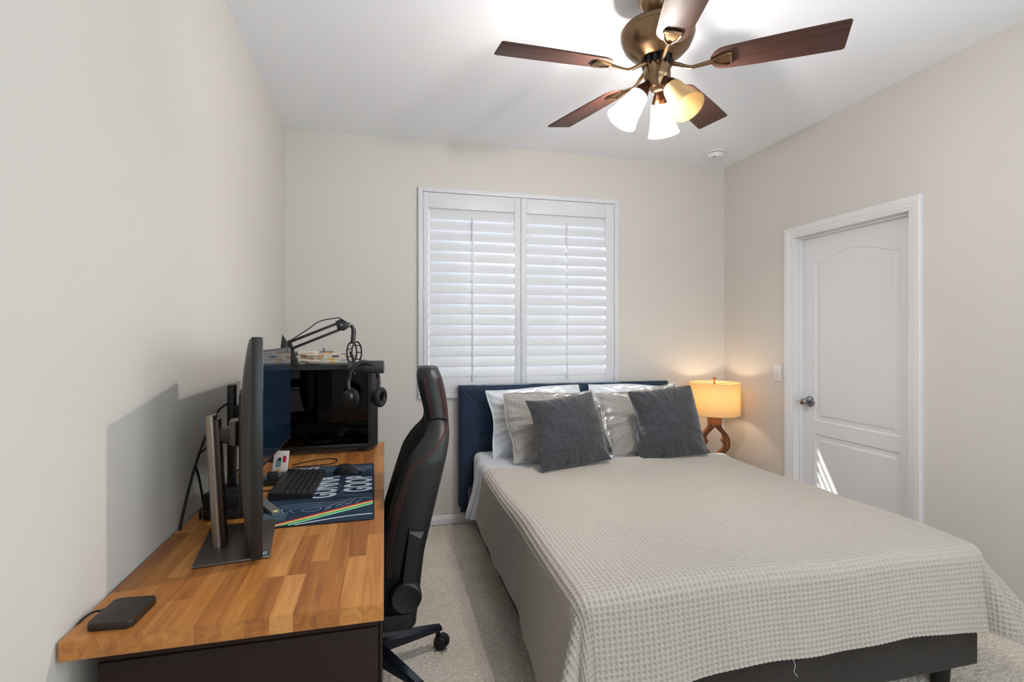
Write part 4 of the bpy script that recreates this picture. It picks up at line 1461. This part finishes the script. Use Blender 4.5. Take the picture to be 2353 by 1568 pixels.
# seat
rings = []
for k in range(15):
    y = -0.255 + 0.51 * k / 14
    q = abs(2 * k / 14 - 1)
    top = 0.475 + 0.040 * max(0, (q - 0.55) / 0.45) ** 1.3 - (0.028 if q > 0.98 else 0)
    rings.append([(-0.30, y, 0.395), (-0.33, y, 0.415), (-0.335, y, top - 0.03), (-0.30, y, top - 0.006), (-0.1, y, top - 0.012), (0.12, y, top - 0.015), (0.145, y, top - 0.03), (0.145, y, 0.385), (0.10, y, 0.375)])
MB().loft(rings).build('seat', 'leather_soft', CH, 60)
MB().box((-0.16, -0.12, 0.335), (0.10, 0.12, 0.384), 0.008).build('tilt_mechanism', 'blackm', CH)
for side in (-1, 1):
    y0 = side * 0.240
    # L-shaped side bracket, its cover and the round hinge cap
    m = MB()
    m.box((-0.10, min(y0, y0 + side * 0.020), 0.292), (0.165, max(y0, y0 + side * 0.020), 0.350), 0.006)
    m.build('side_bracket', 'blackm', CH)
    cv = [Vector((0.118, 0, 0.470)), Vector((0.176, 0, 0.465)), Vector((0.208, 0, 0.640)), Vector((0.152, 0, 0.664))]
    yo, yi = y0 + side * 0.040, y0 + side * 0.006
    r0 = [Vector((p.x, yi, p.z)) for p in cv]
    cc = sum(cv, Vector()) / 4
    r1 = [Vector(((p.x - cc.x) * 0.72 + cc.x, yo, (p.z - cc.z) * (0.93) + cc.z - 0.008)) for p in cv]
    MB().loft([r0, r1]).build('hinge_cover', 'black', CH, 20)
    MB().lathe([(0, -0.028), (0.054, -0.028), (0.056, 0.0), (0.0545, 0.008), (0.047, 0.013), (0.044, 0.012), (0, 0.012)], 40,
               TR(0.143, y0 + side * 0.036, 0.420) @ (RX(PI / 2) if side < 0 else RX(-PI / 2)), cap=False).build('recliner_cap', 'black', CH)
    # armrest post and pad, low enough to slide under the worktop
    MB().box((-0.16, min(y0 + side * 0.02, y0 + side * 0.055), 0.40), (-0.10, max(y0 + side * 0.02, y0 + side * 0.055), 0.62), 0.006).build('armrest_post', 'blackm', CH) if side > 0 else None
    if side > 0:
        MB().box((-0.25, y0 - 0.005, 0.62), (-0.02, y0 + 0.08, 0.648), 0.010).build('armrest_pad', 'black', CH)
MB().cyl((0, 0, 0.09), (0, 0, 0.22), 0.028, n=20).build('gas_lift', 'blackm', CH)
MB().cyl((0, 0, 0.20), (0, 0, 0.345), 0.018, n=20).build('lift_rod', 'chrome', CH)
MB().lathe([(0, 0.06), (0.045, 0.06), (0.050, 0.075), (0.048, 0.125), (0.036, 0.132), (0, 0.132)], 30, cap=False).build('base_hub', 'base_blue', CH)
legm = MB()
rings = []
for q in np.linspace(0, 1, 9):
    x = 0.035 + 0.275 * q
    w = 0.030 - 0.009 * q
    zt = 0.128 - 0.022 * q - 0.012 * q * q
    zb = 0.075 + 0.005 * q
    rings.append([(x, -w, zb), (x, w, zb), (x, w, zt - 0.010), (x, w * 0.62, zt), (x, -w * 0.62, zt), (x, -w, zt - 0.010)])
legm.loft(rings)
leg_me = legm.mesh('base_leg', 'base_blue', 25)
cs = MB()
for s_ in (-1, 1):
    cs.cyl((0.018, s_ * 0.010, 0.028), (0.018, s_ * 0.025, 0.028), 0.029, 0.027, 22)
cs.lathe([(0, 0.05), (0.010, 0.05), (0.010, 0.085), (0, 0.085)], 12, cap=False)
hood = []
for k in range(9):
    a = rad(-10 + 190 * k / 8)
    hood.append((0.018 + 0.033 * math.cos(a), 0.028 + 0.033 * math.sin(a)))
rr_ = [[(x, y, z) for x, z in hood] + [(x * 0.8 + 0.0036, y, z * 0.8 + 0.0056) for x, z in reversed(hood)] for y in (-0.009, 0.009)]
cs.loft(rr_)
cas_me = cs.mesh('caster', 'blackm', 35)
for k in range(5):
    a = rad(18 + 72 * k + 2)
    lg_ = link('base_leg', leg_me, CH)
    lg_.rotation_euler = (0, 0, a)
    c_ = link('caster', cas_me, lg_)
    c_.location = (0.298, 0, 0)
    c_.rotation_euler = (0, 0, rad(-50 + 33 * k))

# ------------------------------------------------------------------ bed
BD = thing('upholstered_bed', 'upholstered bed frame with tall navy tufted headboard and charcoal rails', 'bed', (1.33, 2.5, 0))
bo_ = Vector((1.33, 2.5, 0))
hx0, hx1, hy0, hy1 = 0.505, 2.153, 3.560, 3.645
# headboard front: grid with buttons and folded diamond tufting
nx_, nz_ = 240, 140
gx = np.linspace(hx0 + 0.012, hx1 - 0.012, nx_)
gz = np.linspace(0.105, 0.988, nz_)
Xg, Zg = np.meshgrid(gx, gz, indexing='ij')
btn = []
xs_b = [hx0 + 0.165 + i * (hx1 - hx0 - 0.33) / 5 for i in range(6)]
zs_b = [0.855, 0.640, 0.425]
for x in xs_b:
    for z in zs_b:
        btn.append((x, z))
dep = np.zeros_like(Xg)
for x, z in btn:
    r2 = (Xg - x) ** 2 + (Zg - z) ** 2
    dep += 0.015 * np.exp(-r2 / (2 * 0.022 ** 2)) + 0.006 * np.exp(-r2 / (2 * 0.06 ** 2))


def crease(xa, za, xb, zb, w=0.007, amp=0.009):
    global dep
    dx, dz = xb - xa, zb - za
    L2 = dx * dx + dz * dz
    t = np.clip(((Xg - xa) * dx + (Zg - za) * dz) / L2, 0, 1)
    d = np.hypot(Xg - xa - t * dx, Zg - za - t * dz)
    dep += amp * np.exp(-(d / w) ** 2)


crease(hx0, 0.998, xs_b[0], zs_b[0])
crease(hx1, 0.998, xs_b[-1], zs_b[0])
for i in range(5):
    xm = (xs_b[i] + xs_b[i + 1]) / 2
    crease(xs_b[i], zs_b[0], xm, 0.998)
    crease(xs_b[i + 1], zs_b[0], xm, 0.998)
edge = np.minimum(np.minimum(Xg - hx0, hx1 - Xg), np.minimum(Zg - 0.095, 0.998 - Zg))
rnd = 0.030 * np.clip(1 - edge / 0.045, 0, 1) ** 2
Ph = np.stack([Xg - bo_.x, hy0 + dep + rnd - bo_.y, Zg], -1)
hb = MB()
corner = 0.05
out = [(hx0, 0.998), (hx1, 0.998), (hx1, 0.15), (hx1 - 0.04, 0.098), (hx0 + 0.04, 0.098), (hx0, 0.15)]
mxh = Matrix(((1, 0, 0, -bo_.x), (0, 0, -1, hy1 - bo_.y), (0, 1, 0, 0), (0, 0, 0, 1)))
hb.prism(out, 0.0, hy1 - hy0 - 0.022, mx=mxh, bev=0.012)
hbo = hb.build('headboard', 'navy', BD, 40)
link('tufted_front', grid_mesh('tufted_front', Ph, 'navy'), hbo)
bme = MB().lathe([(0.0, 0.006), (0.007, 0.0055), (0.012, 0.002), (0.013, -0.003), (0, -0.004)], 16, cap=False).mesh('button', 'navy', 60)
for x, z in btn:
    b = link('button', bme, hbo)
    b.location = (x - bo_.x, hy0 + 0.012 - bo_.y, z)
    b.rotation_euler = (PI / 2, 0, 0)
bx0, bx1, by0 = 0.568, 2.172, 1.445


def bpart(nm, a, b, mt='charcoal_fabric', bev=0.010):
    return MB().box(Vector(a) - bo_, Vector(b) - bo_, bev, 3).build(nm, mt, BD)


bpart('side_rail', (bx0, by0 + 0.052, 0.110), (bx0 + 0.05, hy0 + 0.02, 0.290))
bpart('side_rail', (bx1 - 0.05, by0 + 0.052, 0.110), (bx1, hy0 + 0.02, 0.290))
bpart('foot_rail', (bx0, by0, 0.110), (bx1, by0 + 0.05, 0.290))
for k in range(13):
    y = by0 + 0.12 + k * 0.158
    bpart('slat', (bx0 + 0.05, y, 0.215), (bx1 - 0.05, y + 0.07, 0.235), 'tan_wood', 0.002)
bpart('centre_beam', (1.32, by0 + 0.05, 0.170), (1.37, hy0 + 0.02, 0.214), 'blackleg', 0.003)
legp = [(bx0 + 0.12, by0 + 0.085), (bx1 - 0.075, by0 + 0.085), (0.655, 2.42), (bx1 - 0.11, 2.42), (1.345, 2.2), (1.345, 3.0), (bx0 + 0.11, 3.45), (bx1 - 0.11, 3.45)]
for x, y in legp:
    MB().lathe([(0, -0.003), (0.030, -0.003), (0.040, 0.17), (0, 0.17)], 4 if (x, y) == (0.655, 2.42) else 20, TR(x - bo_.x, y - bo_.y, 0), cap=False).build('leg', 'blackleg', BD)

MX0, MX1, MY0, MY1, MZ = 0.600, 2.125, 1.500, 3.550, 0.540
mat_o = thing('mattress', 'thick mattress in a white fitted sheet on the bed frame', 'mattress', (1.345, 2.53, 0.236))
m = MB()
m.box((MX0 - 1.345, MY0 - 2.53, 0.0), (MX1 - 1.345, MY1 - 2.53, MZ - 0.236), 0.045, 5)
m.build('fitted_sheet', 'sheet', mat_o, 60)
MB().tube([(x - 1.345, y - 2.53, 0.028) for x, y in rrect(MX0 - 0.001, MX1 + 0.001, MY0 - 0.001, MY1 + 0.001, 0.045)], 0.004, 6, True).build('piping', 'sheet_grey', mat_o)


# ---- draped cloth
def drape(a, b, x0, x1, yh, yf, r, zt, flare=0.10, ear=(0.55, 0.55), wav=0.014, seed=0):
    """a: cloth coordinate across (0 at x0 inset by r), b: along, from the head edge yh towards the foot.
    x0,x1,yf are the outer faces the cloth hangs over; yf None = does not reach the foot."""
    W = (x1 - r) - (x0 + r)
    L = (yh - (yf + r)) if yf is not None else 1e9
    exl = np.maximum(0, -a)
    exr = np.maximum(0, a - W)
    ex = exl + exr
    eb = np.maximum(0, b - L)
    sgn = np.where(exl > 0, -1.0, 1.0)
    d = np.hypot(ex, eb)
    dd = np.where(d > 1e-9, d, 1)
    nx, ny = sgn * ex / dd, -eb / dd
    arc = r * PI / 2
    th = np.minimum(d, arc) / r
    out = r * np.sin(th)
    down = r * (1 - np.cos(th))
    over = np.maximum(0, d - arc)
    phi = np.arctan2(eb, ex) / (PI / 2)         # 0 side .. 1 foot
    corner = np.where((ex > 0) & (eb > 0), np.sin(PI * phi) ** 2, 0)
    e = np.where(sgn < 0, ear[0], ear[1])
    fl = flare + e * corner
    out = out + over * np.sin(np.arctan(fl))
    down = down + over * np.cos(np.arctan(fl))
    # gentle vertical folds growing towards the hem
    s_along = np.where(eb > 0, a, b)
    k1 = 0.9 + np.sin(s_along * 11.0 + seed) * 0.5 + np.sin(s_along * 23.0 + 1.7 * seed + 0.6) * 0.3 + np.sin(s_along * 5.1 + 0.4) * 0.5
    grow = np.clip(over / 0.30, 0, 1.3)
    out = out + wav * k1 * grow * (1 - corner)
    # tight corner flutes
    out = out + corner * grow * 0.032 * np.sin(phi * 2 * PI * 2.5 + seed)
    bx = x0 + r + np.clip(a, 0, W)
    by = yh - np.minimum(b, L)
    X = bx + nx * out
    Y = by + ny * out
    Z = zt - down
    return X, Y, Z


def grid_normals(P):
    du = np.gradient(P, axis=0)
    dv = np.gradient(P, axis=1)
    n = np.cross(du, dv)
    return n / np.maximum(np.linalg.norm(n, axis=-1, keepdims=True), 1e-12)


def waffle_h(a, b, c):
    ra = np.abs(np.cos(PI * a / c)) ** 2.6
    rb = np.abs(np.cos(PI * b / c)) ** 2.6
    return np.maximum(ra, rb * 0.95)


def undul(x, y, amp, seed):
    return amp * (np.sin(4.1 * x + 2.3 * y + seed) + 0.7 * np.sin(7.9 * x - 5.2 * y + 1.3 * seed) + 0.5 * np.sin(3.0 * x + 11.0 * y + 2.1 * seed) + 0.35 * np.sin(14 * x + 6 * y))


def thicken(P, t):
    """closed slab from a surface grid: top surface and an offset underside with stitched rims"""
    N = grid_normals(P)
    if N[N.shape[0] // 2, N.shape[1] // 2, 2] < 0:
        N = -N
    return P - N * t


def cloth_object(name, P, t, material, label, cat):
    bot = thicken(P, t)
    n, m_, _ = P.shape
    allp = np.concatenate([bot[:, :1] * 0 + bot[:, :1], P, bot[:, -1:]], 1)      # roll the long rims under
    allp = np.concatenate([np.concatenate([bot[:1, :1], bot[:1], bot[:1, -1:]], 1), allp, np.concatenate([bot[-1:, :1], bot[-1:], bot[-1:, -1:]], 1)], 0)
    o = link(name, grid_mesh(name, allp, material))
    under = link('underside', grid_mesh('underside', bot[::4, ::4], material), o)
    return tag(o, label, cat)


cell = 0.0180
st_ = cell / 5
yh = 2.915
a_ = np.arange(-0.395, (2.190 - 0.05) - (0.552 + 0.05) + 0.34, st_)
b_ = np.arange(0.0, (yh - 1.425 - 0.05) + 0.325, st_)
A, B = np.meshgrid(a_, b_, indexing='ij')
# uneven hem lengths: warp the outer part of the cloth coordinates
Lb = yh - (1.425 + 0.05)
Wd = (2.190 - 0.05) - (0.552 + 0.05)
B2 = np.where(B > Lb, Lb + (B - Lb) * (0.93 + 0.03 * np.sin(A * 3.2 + 2.2) + 0.03 * np.sin(A * 9.1)), B)
A2 = np.where(A < 0, A * (0.76 + 0.26 * np.clip(B / Lb, 0, 1) + 0.03 * np.sin(B * 6.0)), A)
A2 = np.where(A2 > Wd, Wd + (A2 - Wd) * (0.95 + 0.05 * np.sin(B * 5)), A2)
X, Y, Z = drape(A2, B2, 0.552, 2.190, yh, 1.425, 0.05, MZ + 0.020, 0.09, (0.30, 0.60), 0.012, 1.3)
flat = np.clip(1 - (MZ + 0.020 - Z) / 0.05, 0, 1)
Z = Z + undul(X, Y, 0.0055, 0.7) * flat + 0.010 * np.exp(-((X - 1.5) / 0.5) ** 2) * flat
Z = Z + 0.012 * flat * np.exp(-((B - 0.0) / 0.05) ** 2)
P = np.stack([X, Y, Z], -1)
N = grid_normals(P)
if N[N.shape[0] // 3, N.shape[1] // 3, 2] < 0:
    N = -N
# a few soft long creases on the top
P = P + N * (waffle_h(A, B, cell) * 0.0076)[..., None]
bl = cloth_object('waffle_blanket', P, 0.006, 'waffle', 'beige grey waffle-weave blanket draped over the bed', 'blanket')
hem = P[:, -1]
i0 = int(len(hem) * 0.475)
hp_ = Vector(hem[i0])
MB().tube(catmull([hp_, hp_ + Vector((0.004, -0.006, -0.018)), hp_ + Vector((-0.002, -0.008, -0.035)), hp_ + Vector((0.010, -0.010, -0.052))], 5), 0.0008, 5).build('loose_thread', 'sheet', bl)

# flat sheet turned back at the head, hanging down on the chair side
a_ = np.linspace(-0.345, 1.53 - 0.08 + 0.10, 300)
b_ = np.linspace(0, 0.42, 90)
A, B = np.meshgrid(a_, b_, indexing='ij')
A2 = np.where(A < 0, A * (0.94 + 0.08 * np.sin(B * 14)), A)
X, Y, Z = drape(A2, B, 0.578, 2.150, 3.270, None, 0.04, MZ + 0.008, 0.12, (0, 0), 0.0, 2.0)
hang = np.clip((MZ + 0.008 - Z) / 0.28, 0, 1)
X = X - hang * (0.024 * np.sin(B * 34 + 0.6 * A * 6) + 0.014 * np.sin(B * 71 + 1) + 0.026)
Y = Y - hang * 0.10 * (1 - B / 0.42) * 0.6 + hang * 0.0
Z = Z + undul(X * 2, Y * 2, 0.0014, 3) * (1 - hang)
cloth_object('flat_sheet', np.stack([X, Y, Z], -1), 0.004, 'sheet_grey', 'pale grey flat sheet folded back at the head and hanging over the chair side', 'sheet')


# ------------------------------------------------------------------ pillows
def pillow(name, w, h, th, material, loc, lean, roll, yaw, label, cat, group, seed=0, waffle=0.0, flange=0.0, wrinkle=0.004, n=110, slump=0.0, group_set=True):
    t = thing(name, label, cat, loc, 0, group)
    t.rotation_mode = 'XYZ'
    t.rotation_euler = (RZ(rad(yaw)) @ RX(rad(-lean)) @ RY(rad(roll))).to_euler()   # local x = width, z = height, -y = front
    nh = max(20, int(n * h / w))
    u = np.linspace(-1, 1, n)
    v = np.linspace(-1, 1, nh)
    U, V = np.meshgrid(u, v, indexing='ij')
    fw, fh = flange / (w / 2), flange / (h / 2)
    ui = np.clip(np.abs(U) / (1 - fw), 0, 1)
    vi = np.clip(np.abs(V) / (1 - fh), 0, 1)
    T_ = (np.clip(1 - ui ** 2.3, 0, 1) * np.clip(1 - vi ** 2.3, 0, 1)) ** 0.55
    ang = np.arctan2(V, U)
    edge = np.maximum(np.abs(U), np.abs(V))
    wr = wrinkle * np.sin(ang * 13 + seed) * np.clip((edge - 0.45) / 0.5, 0, 1) * (1 - np.clip((edge - 0.93) / 0.07, 0, 1))
    wr = wr + wrinkle * 0.6 * np.sin(ang * 29 + 2 * seed) * np.clip((edge - 0.6) / 0.35, 0, 1) * (1 - np.clip((edge - 0.95) / 0.05, 0, 1))
    wr = wr + wrinkle * 0.8 * np.sin(5 * U + 3 * V + seed) * np.sin(4 * V - 2 * U + seed) * T_
    px_ = w / 2 * U * (1 - 0.045 * (1 - V ** 4) * (0.6 + 0.4 * np.sin(4 * V + seed)))
    pz_ = h / 2 * V * (1 - 0.045 * (1 - U ** 4) * (0.6 + 0.4 * np.sin(3 * U + 2 * seed))) + h / 2
    pz_ = pz_ + 0.008 * np.sin(3 * U + seed) * (V + 1) / 2
    px_ = px_ + 0.008 * np.sin(3 * V + seed * 1.3)
    # slump: belly pushes out low down
    belly = 1 + slump * (-V) * 0.5
    bendy = 0.012 * np.sin(2.2 * U + seed) * V
    base_y = bendy
    fr = -(th / 2 * T_ * belly + wr)
    bk_ = (th / 2 * T_ * belly * 0.9)
    F_ = np.stack([px_, base_y + fr, pz_], -1)
    if waffle > 0:
        c = 0.0150
        N = grid_normals(F_)
        if N[n // 2, nh // 2, 1] > 0:
            N = -N
        F_ = F_ + N * (waffle_h(px_ * 1.0, pz_, c) * waffle)[..., None]
    Bk = np.stack([px_, base_y + bk_, pz_], -1)
    Bk[0, :], Bk[-1, :], Bk[:, 0], Bk[:, -1] = F_[0, :], F_[-1, :], F_[:, 0], F_[:, -1]
    link('front_panel', grid_mesh('front_panel', F_, material), t)
    link('back_panel', grid_mesh('back_panel', Bk[::2, ::2] if False else Bk, material), t)
    # seam cord around the edge
    loop = [tuple(F_[i, 0]) for i in range(0, n, 3)] + [tuple(F_[-1, j]) for j in range(0, nh, 3)] + [tuple(F_[i, -1]) for i in range(n - 1, -1, -3)] + [tuple(F_[0, j]) for j in range(nh - 1, -1, -3)]
    MB().tube(loop, 0.0028, 6, True).build('seam', material, t, 60)
    return t


G1, G2, G3 = 'white bed pillows', 'grey textured shams', 'charcoal cushions'
pillow('bed_pillow', 0.70, 0.47, 0.18, 'sheet', (1.050, 3.300, MZ + 0.012), 22, -2, 3, 'white pillow leaning on the headboard behind the left sham', 'pillow', G1, 1, wrinkle=0.010, flange=0.012)
pillow('bed_pillow', 0.70, 0.47, 0.18, 'sheet', (1.775, 3.300, MZ + 0.012), 22, 2, -2, 'white pillow leaning on the headboard behind the right sham', 'pillow', G1, 2.4, wrinkle=0.010, flange=0.012)
pillow('pillow_sham', 0.64, 0.46, 0.165, 'sham', (1.085, 3.085, MZ + 0.018), 27, 0, 4, 'grey textured sham behind the left charcoal cushion', 'pillow', G2, 3.1, waffle=0.0050, wrinkle=0.010, n=260, flange=0.012)
pillow('pillow_sham', 0.62, 0.47, 0.165, 'sham', (1.775, 3.110, MZ + 0.018), 29, -6, -4, 'grey textured sham behind the right charcoal cushion', 'pillow', G2, 4.4, waffle=0.0050, wrinkle=0.010, n=260, flange=0.012)
pillow('throw_cushion', 0.455, 0.425, 0.16, 'cushion', (1.105, 2.835, MZ + 0.042), 24, -5, 4, 'square charcoal cushion on the bed, nearer the chair', 'cushion', G3, 5.2, wrinkle=0.0032)
pillow('throw_cushion', 0.445, 0.450, 0.16, 'cushion', (1.775, 2.870, MZ + 0.042), 20, -5, -6, 'square charcoal cushion on the bed, nearer the table lamp', 'cushion', G3, 0.3, wrinkle=0.0032)

# ------------------------------------------------------------------ nightstand and lamp
ns = thing('nightstand', 'small round wooden nightstand between the bed and the corner', 'nightstand', (2.425, 3.425, 0))
NZ = 0.372
MB().lathe([(0, NZ - 0.026), (0.228, NZ - 0.026), (0.236, NZ - 0.020), (0.236, NZ - 0.006), (0.230, NZ), (0, NZ)], 56, cap=False).build('top', 'tan_wood', ns)
MB().lathe([(0, 0.13), (0.205, 0.13), (0.205, NZ - 0.0262), (0, NZ - 0.0262)], 48, cap=False).build('drum', 'tan_wood', ns)
for k in range(4):
    a = PI / 4 + k * PI / 2
    MB().cyl((0.16 * math.cos(a), 0.16 * math.sin(a), 0.131), (0.19 * math.cos(a), 0.19 * math.sin(a), -0.003), 0.018, 0.011, 14).build('leg', 'tan_wood', ns)

TL = thing('table_lamp', 'table lamp with carved wooden ogee base and lit cream drum shade', 'lamp', (2.453, 3.43, NZ), rad(-18))
LZ = lambda z: z - NZ
MB().prism([(x * 1.0, y) for x, y in rrect(-0.075, 0.075, -0.05, 0.05, 0.01)], 0.0, 0.022, bev=0.003).build('foot', 'amber_wood', TL)
# open ogee frame in the x-z plane
PXM = 0.00334
cz = LZ(0.546)
oh = [(-1013, 6), (-1056, 6), (-1050, 9), (-1045, 14), (-1038, 24), (-1030, 31), (-1022, 33.5), (-1013, 33), (-1004, 31), (-996, 26), (-988, 19), (-980, 14), (-974, 13)]
ih = [(-1048, 0), (-1042, 7), (-1034, 15), (-1027, 20), (-1020, 20.5), (-1016, 17), (-1013, 15.5), (-1010, 17), (-1006, 19.5), (-998, 17), (-990, 9.5), (-980, 0)]
oh = oh[1:]


def resample(h, n):
    P = catmull([(x, 0, z) for z, x in h], 8)
    L_ = [0.0]
    for p, q in zip(P, P[1:]):
        L_.append(L_[-1] + (q - p).length)
    t = np.linspace(0, L_[-1], n)
    return [(float(np.interp(v, L_, [p.x for p in P])), float(np.interp(v, L_, [p.z for p in P]))) for v in t]


ro, ri = resample(oh, 33), resample(ih, 33)
outer = [(x * PXM, cz + (z + 1013) * PXM) for x, z in ro] + [(-x * PXM, cz + (z + 1013) * PXM) for x, z in reversed(ro)]
inner = [(x * PXM, cz + (z + 1013) * PXM) for x, z in ri] + [(-x * PXM, cz + (z + 1013) * PXM) for x, z in reversed(ri)]
fr_o, fr_i = [(x, z) for x, z in outer], [(x, z) for x, z in inner]
m = MB()
rings = []
for (ox, oz), (ix, iz) in zip(fr_o, fr_i):
    rings.append([(ox, -0.024, oz), (ox, 0.024, oz), (ix, 0.024, iz), (ix, -0.024, iz)])
rings.append(rings[0])
m.loft(rings, cap=False)
fro = m.build('ogee_frame', 'amber_wood', TL, 35)
m = MB()
for (ox, oz), (ix, iz) in list(zip(fr_o, fr_i)):
    for q in (0.30, 0.66):
        c = Vector((ox + (ix - ox) * q, -0.0245, oz + (iz - oz) * q))
        m.lathe([(0, -0.004), (0.0042, -0.002), (0.0045, 0.001), (0, 0.001)], 8, Matrix.Translation(c) @ RX(-PI / 2) @ RX(PI), cap=False)
        c.y = 0.0245
        m.lathe([(0, -0.004), (0.0042, -0.002), (0.0045, 0.001), (0, 0.001)], 8, Matrix.Translation(c) @ RX(PI / 2) @ RX(PI), cap=False)
m.build('carved_beads', 'carved', fro, 60)['kind'] = 'stuff'
rim = MB()
for yy in (-0.0245, 0.0245):
    for src, k in ((fr_o, 0.10), (fr_i, 0.10)):
        oth = fr_i if src is fr_o else fr_o
        rim.tube([(x + (x2 - x) * k, yy, z + (z2 - z) * k) for (x, z), (x2, z2) in zip(src, oth)], 0.0028, 6, True)
rim.build('carved_rim', 'carved', fro, 60)
m = MB()
m.prism(rrect(-0.046, 0.046, -0.034, 0.034, 0.006), LZ(0.673), LZ(0.728), bev=0.003)
m.prism(rrect(-0.050, 0.050, -0.038, 0.038, 0.007), LZ(0.727), LZ(0.735), bev=0.002)
m.build('collar', 'amber_wood', TL, 30)
MB().lathe([(0, LZ(0.733)), (0.016, LZ(0.733)), (0.020, LZ(0.742)), (0.014, LZ(0.752)), (0.010, LZ(0.760)), (0.010, LZ(0.80)), (0.017, LZ(0.805)), (0.017, LZ(0.845)), (0, LZ(0.845))], 20, cap=False).build('neck', 'amber_wood', TL)
sz0, sz1, sr = LZ(0.750), LZ(0.992), 0.184
MB().lathe([(sr, sz0), (sr, sz1), (sr - 0.002, sz1 + 0.001), (sr - 0.003, sz1), (sr - 0.003, sz0), (sr - 0.002, sz0 - 0.001), (sr, sz0)], 72, cap=False).build('lamp_shade', 'linen', TL, 60)
m = MB()
for k in range(3):
    a = 2 * PI * k / 3 + 0.4
    m.tube([(0, 0, sz1 - 0.012), ((sr - 0.003) * math.cos(a), (sr - 0.003) * math.sin(a), sz1 - 0.008)], 0.0016, 6)
for sy_ in (-1, 1):
    m.tube(catmull([(0, sy_ * 0.018, LZ(0.81)), (0, sy_ * 0.055, LZ(0.87)), (0, sy_ * 0.035, LZ(0.955)), (0, 0, sz1 - 0.012)], 6), 0.0016, 6)
m.build('shade_harp', 'bronze', TL)
MB().lathe([(0, sz1 - 0.014), (0.006, sz1 - 0.012), (0.006, sz1 + 0.008), (0.0035, sz1 + 0.012), (0.010, sz1 + 0.018), (0.0135, sz1 + 0.028), (0.010, sz1 + 0.038), (0, sz1 + 0.042)], 20, cap=False).build('finial', 'amber_wood', TL)
MB().lathe([(0, LZ(0.845)), (0.012, LZ(0.845)), (0.014, LZ(0.858)), (0.026, LZ(0.885)), (0.028, LZ(0.905)), (0.020, LZ(0.925)), (0, LZ(0.932))], 20, cap=False).build('bulb', emitter('table_bulb', 'ffe6c4', 36.0), TL, 180)
